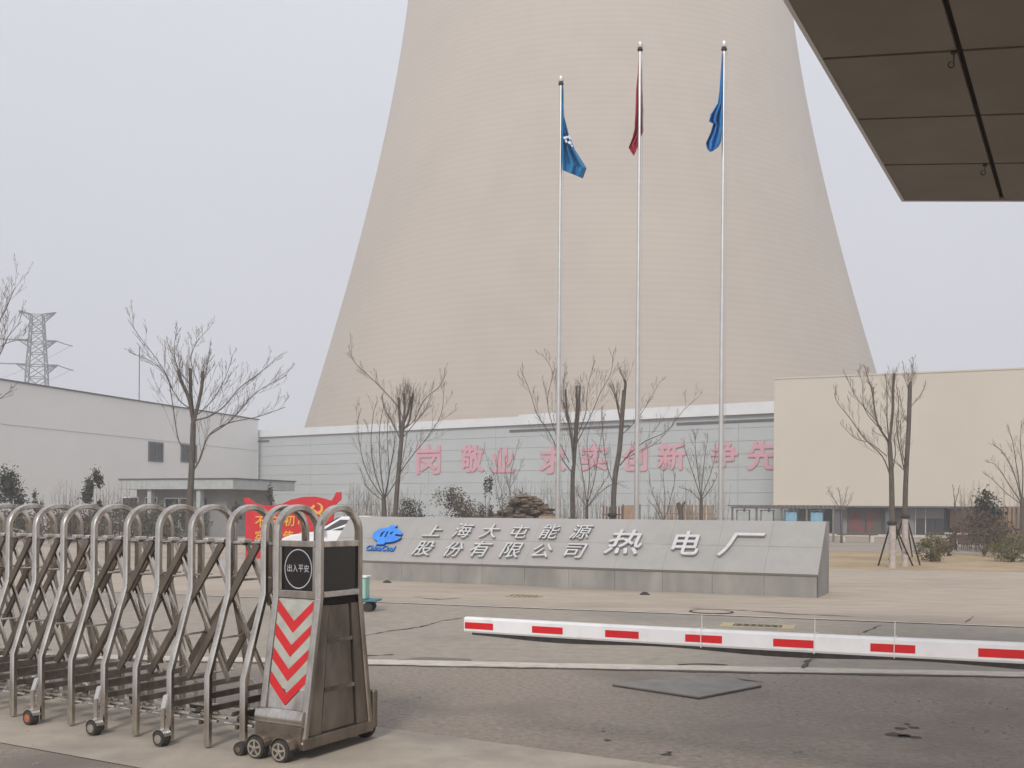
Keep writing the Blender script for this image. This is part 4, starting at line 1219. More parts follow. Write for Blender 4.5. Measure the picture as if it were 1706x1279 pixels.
# ------------------------------------------------------------------ sign wall
SA = G(1363, 996.5); SB = G(611, 965.8)
sxd = (SA - SB).normalized()                       # towards the right end
sn = Vector((-sxd.y, sxd.x, 0))                    # away from the camera
SLen = (SA - SB).length + 1.12
S0 = SA - sxd * SLen
HS = 1.44
Q3 = lambda s, dd, z: S0 + sxd * s + sn * dd + Vector((0, 0, z))
sg = thing("sign_wall", "long grey granite sign wall with raised silver characters and a blue emblem", "sign", S0, math.atan2(sxd.y, sxd.x))
core = [(0.03, 0), (1.40, 0), (1.40, HS - .01), (1.0, HS - .01), (.04, .485), (.03, .48)]
mb = MB()
k = len(core)
mb.add([Q3(.02, d_, z_) for d_, z_ in core] + [Q3(SLen - .03, d_, z_) for d_, z_ in core], [tuple(range(k)), tuple(range(2 * k - 1, k - 1, -1))] + [(i, k + i, k + (i + 1) % k, (i + 1) % k) for i in range(k)])
mb.build("core", M_STONED, sg, world_pts=True)
nsl = 11
for i in range(nsl):
    s0, s1 = i * SLen / nsl + .003, (i + 1) * SLen / nsl - .003
    MB().hexa([Q3(s0, 0, .0), Q3(s1, 0, .0), Q3(s1, .028, .0), Q3(s0, .028, .0), Q3(s0, 0, .46), Q3(s1, 0, .46), Q3(s1, .028, .46), Q3(s0, .028, .46)]).build("base_slab", M_STONED, sg, world_pts=True)
# sloping face
F0, F1 = (-.06, .455), (.99, HS + .03)
fd = Vector((0, F1[0] - F0[0], F1[1] - F0[1])); fl = fd.length
def FP(s, t, off=0.0):      # t: 0 bottom .. 1 top of the sloping face; off outwards
    dd = F0[0] + (F1[0] - F0[0]) * t; z = F0[1] + (F1[1] - F0[1]) * t
    nn = Vector((-(F1[1] - F0[1]), (F1[0] - F0[0]))) / fl
    return Q3(s, dd + nn.x * off, z + nn.y * off)
for r_ in range(2):
    for i in range(nsl):
        s0, s1 = i * SLen / nsl + .0014, (i + 1) * SLen / nsl - .0014
        t0, t1 = r_ * .5 + .002, r_ * .5 + .498
        MB().hexa([FP(s0, t0, -.06), FP(s1, t0, -.06), FP(s1, t1, -.06), FP(s0, t1, -.06), FP(s0, t0), FP(s1, t0), FP(s1, t1), FP(s0, t1)]).build("face_slab", M_STONE, sg, world_pts=True)
MB().hexa([Q3(0, 1.01, HS - .008), Q3(SLen, 1.01, HS - .008), Q3(SLen, 1.42, HS - .008), Q3(0, 1.42, HS - .008), Q3(0, 1.01, HS + .028), Q3(SLen, 1.01, HS + .028), Q3(SLen, 1.42, HS + .028), Q3(0, 1.42, HS + .028)]).build("cap_slab", M_STONE, sg, world_pts=True)
side = [(0.0, 0.0), (1.42, 0.0), (1.42, HS - .012), (1.0, HS - .012), (-.0, .45)]
for s_ in (SLen - .028, .0):
    MB().prism([Q3(s_, d_, z_) for d_, z_ in side], sxd, .026).build("end_slab", M_STONED, sg, world_pts=True)
fdir = (FP(0, 1) - FP(0, 0)).normalized()
fn = sxd.cross(fdir).normalized()
p_face = FP(0, 0)
def face_at(px, py, off=.0):
    return on_plane(px, py, p_face + fn * off, fn)
def put_char(ch, px, py, wpx, hpx, shear=.14, off=.018, bold=.006):
    c = face_at(px, py, .045)
    k = c.y / F
    e = face_at(px, py - hpx / 2, .045); f = face_at(px, py + hpx / 2, .045)
    hh = (e - f).length
    ww = wpx * k / max(.3, sxd.x)
    me = glyph(ch, ww * .93, hh * .9, .05, offset=bold, shear=shear)
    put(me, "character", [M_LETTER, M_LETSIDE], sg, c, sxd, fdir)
for ch, px, py, w, h in (("上", 722, 884.5, 32, 19), ("海", 772, 884, 32, 25), ("大", 817, 885, 32, 24), ("屯", 866, 886.5, 29, 22), ("能", 917, 886, 31, 25), ("源", 969, 886.5, 35, 25),
                         ("股", 706, 914, 35, 24), ("份", 757, 915.5, 31, 25), ("有", 801, 915, 36, 27), ("限", 852, 917, 34, 26), ("公", 904, 917.5, 33, 24), ("司", 959, 918, 35, 25)):
    put_char(ch, px, py, w, h)
for ch, px, py, w, h, sh, bo in (("热", 1041, 903, 60, 43, .12, .014), ("电", 1144, 905, 44, 42, .05, .017), ("厂", 1235, 908, 70, 42, .30, .012)):
    put_char(ch, px, py, w, h, sh, bold=bo)
# blue emblem (outline with slots) and its lettering
def outline_mesh(outer, holes, depth):
    cu = bpy.data.curves.new("outline", "CURVE"); cu.dimensions = "2D"; cu.fill_mode = "BOTH"; cu.extrude = depth / 2
    for ring in [outer] + holes:
        sp = cu.splines.new("POLY"); sp.points.add(len(ring) - 1)
        for i, (x, y) in enumerate(ring):
            sp.points[i].co = (x, y, 0, 1)
        sp.use_cyclic_u = True
    ob = bpy.data.objects.new("outline", cu); COL.objects.link(ob)
    bpy.context.view_layer.update()
    me = bpy.data.meshes.new_from_object(ob.evaluated_get(bpy.context.evaluated_depsgraph_get()))
    bpy.data.objects.remove(ob); bpy.data.curves.remove(cu)
    return me
def ell(cx, cy, a, b, t0, t1, n):
    return [(cx + a * math.cos(math.radians(t0 + (t1 - t0) * i / n)), cy + b * math.sin(math.radians(t0 + (t1 - t0) * i / n))) for i in range(n + 1)]
# unit: zoomed pixels (10.66 per picture pixel), y up, around (490,330)
outer = ell(0, 0, 262, 132, 12, 70, 8) + [(120, 140), (140, 172), (20, 172), (-10, 128)] + ell(0, 0, 262, 132, 96, 232, 18) + [(-150, -128), (-165, -168), (-25, -168), (-10, -132)] + ell(0, 0, 262, 132, 275, 345, 10) + [(215, -40), (130, -8), (135, 14), (240, 2)]
holes = [[(-140, -30), (-105, 40), (-60, 62), (-35, 62), (-70, 30), (-105, -35)], [(-60, -42), (-5, 62), (25, 62), (-30, -42)], [(30, 5), (75, 55), (115, 60), (75, 10)]]
e0 = face_at(646, 892, .045)
ex = (face_at(647, 892, .045) - e0); ey = (face_at(646, 891, .045) - e0)
def pl2(x, y):          # picture pixels off the emblem centre -> metres in the face plane
    q = ex * (x / 10.66) + ey * (y / 10.66)
    return (q.dot(sxd), q.dot(fdir))
me = outline_mesh([pl2(x + y * .22, y) for x, y in outer], [[pl2(x, y) for x, y in hh_] for hh_ in holes], .05)
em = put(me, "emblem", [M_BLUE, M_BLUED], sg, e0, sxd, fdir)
c = face_at(634, 913, .03)
me = glyph("ChinaCoal", 47 * ex.length * 1.0, 7.5 * ey.length, .03, offset=.004, shear=.0)
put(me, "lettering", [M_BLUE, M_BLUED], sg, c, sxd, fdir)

# ------------------------------------------------------------------ red party board, white car, teal cart
BY = 34.5
bo = thing("party_board", "red scroll shaped board with yellow party emblem and characters behind the gate", "signboard", at(485, 900, BY)); bo.location.z = 0
poly = [(409, 931), (409, 880), (409, 842), (406, 829), (413, 829), (424, 838), (440, 842), (455, 842), (470, 839), (485, 832), (505, 827.5), (525, 827), (540, 830), (552, 834), (556, 828), (560, 820), (568, 819.5), (568, 832), (560, 839), (557, 845), (553, 880), (549, 931)]
MB().prism([at(x, y, BY) for x, y in poly], (0, 1, 0), .16).build("panel", M_BANNER, bo, world_pts=True)
for ch, px, py in (("不", 434, 869), ("忘", 458, 868), ("初", 482, 867), ("心", 505, 867), ("牢", 434, 893), ("记", 457, 893), ("使", 480, 893), ("命", 504, 893)):
    me = glyph(ch, 17 * BY / F, 18 * BY / F, .03, offset=.02)
    put(me, "character", M_GOLD, bo, at(px, py, BY - .016), (1, 0, 0), (0, 0, 1))
k = BY / F
crescent = [(math.cos(math.radians(a_)) * 9.5, math.sin(math.radians(a_)) * 9.5) for a_ in range(-130, 100, 15)] + [(-1 + math.cos(math.radians(a_)) * 6.6, 1 + math.sin(math.radians(a_)) * 6.6) for a_ in range(85, -130, -15)]
me = outline_mesh([(x * k, y * k) for x, y in crescent], [], .03)
put(me, "sickle", M_GOLD, bo, at(529, 847, BY - .018), (1, 0, 0), (0, 0, 1))
MB().bar(at(519, 846, BY - .02), at(535, 858, BY - .02), 2.2 * k, .03, (0, 0, 1)).build("hammer_handle", M_GOLD, bo, world_pts=True)
MB().bar(at(517, 849, BY - .05), at(524, 842, BY - .05), 4.5 * k, .03, (0, 0, 1)).build("hammer_head", M_GOLD, bo, world_pts=True)

cr_loc = at(592, 880, 29.8); cr_loc.z = 0
car = thing("parked_car", "white saloon car parked behind the sign wall's left end beside the red board", "car", cr_loc, math.radians(-174))
# car built along +x forward (front), length 4.5
prof_c = [(-2.2, .35), (-2.22, .72), (-2.1, .95), (-1.55, 1.02), (-.95, 1.40), (-.3, 1.47), (.35, 1.44), (1.05, 1.02), (1.75, .92), (2.15, .74), (2.22, .5), (2.18, .3)]
mb = MB()
secs = []
for y, s, zs_ in ((-.86, .97, .97), (-.80, 1, 1.0), (.80, 1, 1.0), (.86, .97, .97)):
    secs.append([(x * s, y * (1 if z < 1.0 else .82), z * (zs_ if z > .5 else 1)) for x, z in prof_c])
n = len(prof_c)
mb.add([q for s_ in secs for q in s_], [tuple(range(n)), tuple(range(4 * n - 1, 3 * n - 1, -1))] + [(j * n + i, (j + 1) * n + i, (j + 1) * n + (i + 1) % n, j * n + (i + 1) % n) for j in range(3) for i in range(n)])
mb.build("body", M_CARW, car, smooth=True)
for (a_, b_) in (((.44, 1.405), (1.0, 1.065)), ((-1.5, 1.06), (-1.0, 1.375))):
    off = Vector((0.012 if a_[0] > 0 else -.012, 0, .014))
    MB().quad(Vector((a_[0], -.62, a_[1])) + off, Vector((b_[0], -.66, b_[1])) + off, Vector((b_[0], .66, b_[1])) + off, Vector((a_[0], .62, a_[1])) + off).build("windscreen", M_GLASS, car)
for s in (-1, 1):
    MB().add([(-1.15, s * .765, 1.06), (.85, s * .765, 1.06), (.35, s * .70, 1.38), (-.85, s * .70, 1.36)], [(0, 1, 2, 3)]).build("side_window", M_GLASS, car)
    mi_ = MB().box(.80, 1.0, s * .9 - .09, s * .9 + .09, 1.0, 1.13).build("mirror", M_CARW, car, bevel=.02)
    MB().box(2.02, 2.19, s * .68 - .16, s * .68 + .16, .62, .75).build("headlight", M_LETTER, car, bevel=.02)
    for x in (-1.35, 1.38):
        w = MB().lathe([(.20, s * .70), (.31, s * .71), (.32, s * .80), (.30, s * .88), (.19, s * .885)], (x, 0, .32), "y", 20).build("wheel", M_RUB, car, smooth=True)
        MB().lathe([(.19, s * .86), (.17, s * .875), (.0, s * .87)], (x, 0, .32), "y", 16).build("rim", M_STEEL, w, smooth=True)

c = G(604, 1018)
ct = thing("teal_cart", "small pale teal wheeled cart half hidden behind the gate's end post", "cart", (c.x, c.y, 0), math.radians(-8))
MB().box(-.34, .265, -.16, .2, .165, .195).build("base_frame", M_TEALB, ct, bevel=.004)
MB().box(-.28, .075, -.10, .16, .197, .54).build("bin", M_TEAL, ct, bevel=.02)
MB().box(-.30, .095, -.12, .18, .542, .57).build("lid", M_FASCIA, ct, bevel=.008)
for x in (-.26, .11):
    for y in (-.10, .14):
        w = MB().lathe([(.03, -.02), (.075, -.018), (.078, .018), (.03, .02)], (x, y, .078), "y", 18).build("caster_wheel", M_RUB, ct, smooth=True)
        MB().box(x - .015, x + .015, y - .03, y + .03, .12, .165).build("fork", M_DARKM, w)

# ------------------------------------------------------------------ folding gate
def tube_path(P, wu, wt, closed=False):
    """rectangular tube along a path in the (v,z) plane; wu along u"""
    mb = MB()
    P = [Vector((0, p[0], p[1])) for p in P]
    n = len(P)
    for i, p in enumerate(P):
        d = (P[min(n - 1, i + 1)] - P[max(0, i - 1)]).normalized()
        if 0 < i < n - 1:
            d0 = (P[i] - P[i - 1]).normalized(); d1 = (P[i + 1] - P[i]).normalized()
            sc = 1 / max(.5, (d0.dot(d)))
        else:
            sc = 1
        nn = Vector((0, -d.z, d.y)) * (wt / 2 * sc)
        ch = .18
        c = []
        # slightly rounded rectangle (8 corners)
        for a_, b_ in ((-1, -1 + ch * 2), (-1 + ch * 2, -1), (1 - ch * 2, -1), (1, -1 + ch * 2), (1, 1 - ch * 2), (1 - ch * 2, 1), (-1 + ch * 2, 1), (-1, 1 - ch * 2)):
            c.append(p + Vector((a_ * wu / 2, 0, 0)) + nn * b_)
        mb.v += [tuple(q) for q in c]
        if i:
            b0 = (i - 1) * 8
            for k_ in range(8):
                mb.f.append((b0 + k_, b0 + (k_ + 1) % 8, b0 + 8 + (k_ + 1) % 8, b0 + 8 + k_)); mb.mi.append(0)
    mb.f.append(tuple(range(8))[::-1]); mb.mi.append(0)
    mb.f.append(tuple(range((n - 1) * 8, n * 8))); mb.mi.append(0)
    return mb

def arch_pts(zfoot=.018, vn=.06, vf=.80, un=.25, uf=.665, zs=1.47, zt=1.635, zb=1.045, zl=.49, cab=False):
    P = [(vn, zfoot), (vn, zl), (un, zb)] if not cab else [(vn, zfoot), (un, zb)]
    cv, rv = (un + uf) / 2, (uf - un) / 2
    for i in range(0, 17):
        t = math.pi - math.pi * i / 16
        P.append((cv + rv * math.cos(t), zs + (zt - zs) * math.sin(t)))
    P += [(uf, zb), (vf, zl), (vf, zfoot)] if not cab else [(uf, zb), (vf, zfoot)]
    return P

gate = thing("folding_gate", "stainless steel retractable folding gate of arched frames and crossed bars", "gate", O, YAW)
us = [-.399, -.722, -1.078, -1.42, -1.753, -2.107, -2.449, -2.777, -3.118]
for i in range(5):
    us.append(us[-1] - .335)
TW = .048
arch0 = None
R = random.Random(4)
def inst(o, name, parent, loc):
    c = bpy.data.objects.new(name, o.data); COL.objects.link(c); c.parent = parent; c.location = loc
    return c
protos = {}
for i, u in enumerate(us):
    caster_side = (i % 2 == 0 and i > 0)
    if arch0 is None:
        arch0 = tube_path(arch_pts(), TW, .042).build("arch_frame", M_STEEL, gate, smooth=True)
        arch0.location = (u, 0, 0)
        a_o = arch0
        cb = MB()
        cb.hexa([(-.012, .085, .335), (.012, .085, .335), (.012, .775, .335), (-.012, .775, .335), (-.012, .085, .375), (.012, .085, .375), (.012, .775, .375), (-.012, .775, .375)])
        cb.hexa([(-.012, .085, .245), (.012, .085, .245), (.012, .775, .245), (-.012, .775, .245), (-.012, .085, .285), (.012, .085, .285), (.012, .775, .285), (-.012, .775, .285)])
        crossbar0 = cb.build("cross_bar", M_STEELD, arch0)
    else:
        a_o = inst(arch0, "arch_frame", gate, (u, 0, 0))
        inst(crossbar0, "cross_bar", a_o, (0, 0, 0))
    a_o.rotation_euler = (0, R.uniform(-.006, .006), R.uniform(-.01, .01))
    if i in (2, 4, 6, 8, 10, 12):
        # caster bracket on the near side, a little towards -u, plus one on the far side
        for sgn, vv in ((1, .02), (-1, .84)):
            key = "c%d" % sgn
            if key not in protos:
                br = MB()
                br.bar((0, 0, .335), (.045, -.065 * sgn, .255), .035, .012, (1, 0, 0))
                br.bar((.045, -.066 * sgn, .258), (.045, -.066 * sgn, .118), .034, .012, (1, 0, 0))
                b_o = br.build("caster_bracket", M_BRIGHT, gate)
                fe = MB()
                pts = [(.045 + .062 * math.cos(a_), 0, .055 + .062 * math.sin(a_)) for a_ in [math.radians(x) for x in range(20, 171, 15)]]
                for j in range(len(pts) - 1):
                    a1, a2 = Vector(pts[j]) - Vector((0, .04 * sgn, 0)), Vector(pts[j + 1]) - Vector((0, .04 * sgn, 0))
                    fe.hexa([a1 + Vector((0, -.065 * sgn, 0)), a2 + Vector((0, -.065 * sgn, 0)), a2 + Vector((0, .0, 0)), a1, a1 + Vector((0, -.065 * sgn, .006)), a2 + Vector((0, -.065 * sgn, .006)), a2 + Vector((0, 0, .006)), a1 + Vector((0, 0, .006))])
                f_o = fe.build("fender", M_BRIGHT, b_o)
                w_o = MB().lathe([(.022, -.07 * sgn), (.048, -.072 * sgn), (.055, -.055 * sgn), (.055, -.01 * sgn), (.03, 0)], (.045, -.04 * sgn, .055), "y", 20).build("wheel", M_RUB, b_o, smooth=True)
                h_o = MB().lathe([(.034, -.066 * sgn), (.030, -.076 * sgn), (.008, -.078 * sgn), (.0, -.08 * sgn)], (.045, -.04 * sgn, .055), "y", 10).build("hub", M_BRIGHT, b_o)
                protos[key] = (b_o, f_o, w_o, h_o)
                b_o.location = (u, vv, 0)
            else:
                b_o, f_o, w_o, h_o = protos[key]
                nb = inst(b_o, "caster_bracket", gate, (u, vv, 0))
                for q_, nm in ((f_o, "fender"), (w_o, "wheel"), (h_o, "hub")):
                    cpy = inst(q_, nm, nb, (0, 0, 0))
                    if nm == "hub" and i == 6 and sgn == 1:
                        cpy.data = q_.data.copy(); cpy.data.materials.clear(); cpy.data.materials.append(M_ORANGE)
ZT, ZB = 1.387, .43
for i in range(len(us) - 1):
    s = us[i] - us[i + 1]
    ul = us[i + 1]
    top_a, top_b = ul + .42 * s, ul + .84 * s
    for vv, side_ in ((.245, 0), (.605, 1)):
        # rising-left link (wide, dark) and falling-right link (bright)
        ub = top_b - 2.0 * s
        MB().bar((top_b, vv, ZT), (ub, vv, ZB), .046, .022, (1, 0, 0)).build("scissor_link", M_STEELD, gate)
        ue = top_a + 1.55 * s
        if ue < -.42 or True:
            ue2 = min(ue, -.37)
            zt2 = ZT + (ZB - ZT) * (ue2 - top_a) / (ue - top_a)
            MB().bar((top_a, vv + .03, ZT), (ue2, vv + .03, zt2), .026, .020, (1, 0, 0)).build("scissor_link", M_STEEL, gate)
    # pivot rods running across the gate
    for (uu, zc) in ((top_a, ZT - .005), (top_b, ZT - .01), (top_b - .52 * s, 1.135), (top_b - 1.42 * s, .705), (top_b - 2.0 * s, ZB)):
        MB().tube([(uu, .235, zc), (uu, .68, zc)], .0085, 6).build("pivot_rod", M_STEEL, gate, smooth=True)
    for uu in (top_a, top_b):
        MB().box(uu - .024, uu + .024, .225, .30, ZT + .002, ZT + .030).build("end_cap", M_BRIGHT, gate, bevel=.006)
    # floor linkage of short bright tubes
    for vv, zc, k0 in ((.20, .155, .0), (.27, .165, .12), (.34, .175, .0), (.52, .175, .1), (.60, .165, .0)):
        MB().tube([(ul + (.06 + k0) * s, vv, zc), (ul + (.86 + k0 * .5) * s, vv, zc)], .011, 8).build("link_tube", M_BRIGHT, gate, smooth=True)
    for vv, zc in ((.235, .18), (.30, .19), (.56, .18)):
        MB().lathe([(.026, -.03), (.026, .03)], (ul + .45 * s, vv, zc), "x", 12).build("roller", M_STEEL, gate, smooth=True)
        MB().box(ul + .42 * s - .01, ul + .42 * s + .01, vv - .05, vv + .05, zc - .06, zc - .03).build("link_plate", M_STEELD, gate)

# ------------------------------------------------------------------ drive head of the gate
hd = thing("gate_drive_head", "stainless steel gate drive cabinet with red chevrons and a black display window", "gate cabinet", O, YAW)
uC, uD = -.287, .074
for u in (uC, uD):
    a = tube_path(arch_pts(zfoot=.11, vn=.10, vf=.80, cab=True), .05, .045).build("arch_frame", M_STEEL, hd, smooth=True)
    a.location = (u, 0, 0)
ui0, ui1 = uC + .026, uD - .026           # inner faces
# display housing
MB().box(ui0, ui1, .235, .27, 1.375, 1.415).build("top_rail", M_STEEL, hd, bevel=.003)
MB().box(ui0, ui1, .235, .27, 1.035, 1.085).build("lower_rail", M_STEEL, hd, bevel=.003)
for (a_, b_) in ((ui0, ui0 + .022), (ui1 - .022, ui1)):
    MB().box(a_, b_, .238, .268, 1.086, 1.374).build("stile", M_STEEL, hd, bevel=.002)
MB().box(ui0 + .023, ui1 - .023, .256, .266, 1.087, 1.373).build("display_panel", M_BLACKG, hd)
mb = MB()
cx_, cz_, rr_ = (ui0 + ui1) / 2 - .002, 1.228, .118
N = 40
for j in range(N):
    t0, t1 = 2 * math.pi * j / N, 2 * math.pi * (j + 1) / N
    P4 = [(cx_ + math.cos(t) * r_, .2535, cz_ + math.sin(t) * r_ * 1.12) for t, r_ in ((t0, rr_), (t1, rr_), (t1, rr_ - .0065), (t0, rr_ - .0065))]
    mb.quad(*P4)
mb.build("display_ring", M_SILVERTXT, hd)
for j, ch in enumerate("出入平安"):
    me = glyph(ch, .040, .048, .002)
    c = wm(hd) @ Vector((cx_ - .072 + j * .048, .2525, 1.232))
    put(me, "display_character", M_SILVERTXT, hd, c, U, (0, 0, 1))
# end window
MB().box(uD + .0, uD + .02, .275, .642, 1.375, 1.415).build("end_top_rail", M_STEEL, hd, bevel=.003)
MB().box(uD - .004, uD + .004, .275, .642, 1.085, 1.373).build("end_window", M_BLACKG, hd)
MB().box(uD - .005, uD + .028, .275, .642, 1.045, 1.083).build("end_sill_rail", M_BRIGHT, hd, bevel=.003)
MB().box(uD - .02, uD + .004, .275, .642, .992, 1.043).build("sill_gap", M_SEAM, hd)
MB().box(ui0, uD - .03, .24, .62, 1.376, 1.40).build("top_plate", M_STEELD, hd)
MB().box(ui0, uD - .03, .625, .64, 1.05, 1.374).build("back_panel", M_STEELD, hd)
MB().box(ui0, uD - .03, .238, .624, 1.03, 1.05).build("shelf", M_DARKM, hd)
MB().box(uC - .005, uC + .005, .275, .642, .30, 1.374).build("inner_end_panel", M_STEELD, hd)
# flared lower body: near face parameterised by (u, t) t=0 top z=1.03, t=1 bottom z=.30
def NF(u, t, off=0.0):
    vt, zt_, vb, zb_ = .24, 1.03, .128, .30
    v = vt + (vb - vt) * t; z = zt_ + (zb_ - zt_) * t
    L = math.hypot(vt - vb, zt_ - zb_)
    nv, nz = -(zt_ - zb_) / L, (vt - vb) / L
    return Vector((u, v + nv * off, z + nz * off))
MB().hexa([NF(ui0, 1, -.012), NF(ui1, 1, -.012), NF(ui1, 1), NF(ui0, 1), NF(ui0, 0, -.012), NF(ui1, 0, -.012), NF(ui1, 0), NF(ui0, 0)]).build("front_panel", M_STEEL, hd)
Lf = math.hypot(.112, .73)
def film(poly, name, m_, off=.004):
    q = [NF(ui0 + (ui1 - ui0) * x, y / Lf, off) for x, y in poly]
    n_o = (NF(0, 0, 1) - NF(0, 0, 0))
    MB().prism(q, n_o, .0015).build(name, m_, hd)
x0, x1, xm = .02, .98, .5
MB().hexa([NF(ui0 + .004, .80, .0012), NF(ui1 - .004, .80, .0012), NF(ui1 - .004, .80, .0028), NF(ui0 + .004, .80, .0028), NF(ui0 + .004, .012, .0012), NF(ui1 - .004, .012, .0012), NF(ui1 - .004, .012, .0028), NF(ui0 + .004, .012, .0028)]).build("reflective_backing", M_PALEFILM, hd)
for kx in range(4):
    y = .012 + kx * .158
    vd, th = .135, .078
    yl, yr = y, y - .004
    poly = [(x0, yl), (xm + .0, yl + vd), (x1, yr), (x1, yr + th * .85), (xm, yl + vd + th), (x0, yl + th)]
    film([(a_, max(0.004, b_)) for a_, b_ in poly], "chevron", M_RED)
# bumper skirt and wheels on the near side
def bumper(sgn, vbase):
    mb = MB()
    ua, ub = uC - .035, uD + .005
    prf = [(.0, .318), (-.010, .320), (-.024, .306), (-.034, .275), (-.040, .235), (-.036, .226), (-.008, .232)]
    k = len(prf)
    A1 = [(ua, vbase + p_[0] * sgn, p_[1]) for p_ in prf]; B1 = [(ub, vbase + p_[0] * sgn, p_[1]) for p_ in prf]
    mb.add(A1 + B1, [tuple(range(k)), tuple(range(2 * k - 1, k - 1, -1))] + [(i, i + k, (i + 1) % k + k, (i + 1) % k) for i in range(k)])
    mb.build("bumper", M_STEEL, hd, smooth=True)
    MB().box(ua + .012, ub - .002, vbase - .03 * sgn - .012, vbase - .03 * sgn + .012, .105, .223).build("skirt", M_STEELD, hd, bevel=.003)
    for uw in (-.235, -.028):
        fe = MB()
        pts = [(uw + .084 * math.cos(a_), 0, .074 + .084 * math.sin(a_)) for a_ in [math.radians(x) for x in range(10, 171, 16)]]
        for j in range(len(pts) - 1):
            a1, a2 = Vector(pts[j]), Vector(pts[j + 1])
            y1_, y2_ = vbase - .115 * sgn, vbase - .03 * sgn
            fe.hexa([(a1.x, y1_, a1.z), (a2.x, y1_, a2.z), (a2.x, y2_, a2.z), (a1.x, y2_, a1.z), (a1.x, y1_, a1.z + .008), (a2.x, y1_, a2.z + .008), (a2.x, y2_, a2.z + .008), (a1.x, y2_, a1.z + .008)])
        fe.build("fender", M_STEELD, hd)
        w = MB().lathe([(.03, 0), (.069, 0.001 * sgn), (.074, .012 * sgn), (.074, .06 * sgn), (.03, .065 * sgn)], (uw, vbase - .125 * sgn, .074), "y", 28).build("wheel", M_RUB, hd, smooth=True)
        MB().lathe([(.056, -.002 * sgn), (.056, .004 * sgn)], (uw, vbase - .125 * sgn, .074), "y", 24).build("hub_recess", M_DARKM, w)
        rim = MB()
        n_ = 24
        yy = vbase - .1305 * sgn
        for j in range(n_):
            t0, t1 = 2 * math.pi * j / n_, 2 * math.pi * (j + 1) / n_
            rim.prism([(uw + math.cos(t) * r_, yy, .074 + math.sin(t) * r_) for t, r_ in ((t0, .057), (t1, .057), (t1, .046), (t0, .046))], (0, sgn, 0), .008)
        for j in range(5):
            t0 = math.radians(90 + 72 * j)
            rim.bar((uw + math.cos(t0) * .006, yy + .003 * sgn, .074 + math.sin(t0) * .006), (uw + math.cos(t0) * .049, yy + .003 * sgn, .074 + math.sin(t0) * .049), .015, .008, (-math.sin(t0), 0, math.cos(t0)))
        rim.lathe([(.014, -.001 * sgn), (.012, -.006 * sgn), (0, -.007 * sgn)], (uw, yy, .074), "y", 12)
        rim.build("rim", M_BRIGHT, w)
bumper(1, .115)
bumper(-1, .80)
w = MB().lathe([(.02, 0), (.042, .001), (.046, .012), (.046, .055), (.02, .06)], (-.385, -.005, .046), "y", 20).build("guide_wheel", M_RUB, hd, smooth=True)
MB().lathe([(.02, -.003), (.02, .004)], (-.385, -.005, .046), "y", 12).build("hub", M_STEEL, w)
MB().bar((-.385, .06, .05), (-.32, .10, .13), .03, .012, (1, 0, 0)).build("guide_arm", M_STEELD, hd)
# end face (u = uD): flared trapezoid sheet with frame strips, ribs
def EFp(v01, z, off=0.0):     # v01 0 near..1 far along the flare at height z
    f = (1.045 - z) / (1.045 - .11)
    vn = .252 - .15 * f + .022; vf = .663 + .135 * f - .022
    return Vector((uD + off, vn + (vf - vn) * v01, z))
def epanel(v0, v1, z0, z1, o0, o1, name, m_, **kw):
    MB().hexa([EFp(v0, z0, o1), EFp(v1, z0, o1), EFp(v1, z0, o0), EFp(v0, z0, o0), EFp(v0, z1, o1), EFp(v1, z1, o1), EFp(v1, z1, o0), EFp(v0, z1, o0)]).build(name, m_, hd, **kw)
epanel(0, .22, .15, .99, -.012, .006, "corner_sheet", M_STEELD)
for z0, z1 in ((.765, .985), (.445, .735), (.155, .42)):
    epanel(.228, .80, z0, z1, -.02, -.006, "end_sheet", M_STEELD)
for zc in (.752, .432):
    epanel(.228, .795, zc - .014, zc + .014, -.012, .014, "rib", M_BRIGHT if zc > .8 else M_STEEL)
epanel(.806, .815, .15, .985, -.02, -.016, "panel_gap", M_SEAM)
epanel(.82, 1.0, .15, .99, -.012, .008, "corner_sheet", M_STEELD)
epanel(.222, .228, .15, .985, -.012, .008, "panel_edge", M_STEEL)
MB().box(uC + .03, uD + .026, .08, .82, .075, .148).build("bottom_rail", M_STEELD, hd, bevel=.004)
MB().box(ui0, uD - .035, .13, .76, .14, .16).build("floor_plate", M_DARKM, hd)
MB().box(uD - .03, uD + .03, .815, .865, .09, .36).build("corner_buffer", M_STEELD, hd, bevel=.012)
MB().lathe([(.010, 0), (.010, .012)], (uD + .006, .232, 1.03), "x", 10).build("bolt", M_BRIGHT, hd)
# far flared face
MB().hexa([(ui0, .79, .16), (ui1, .79, .16), (ui1, .80, .16), (ui0, .80, .16), (ui0, .63, 1.04), (ui1, .63, 1.04), (ui1, .64, 1.04), (ui0, .64, 1.04)]).build("rear_panel", M_STEELD, hd)

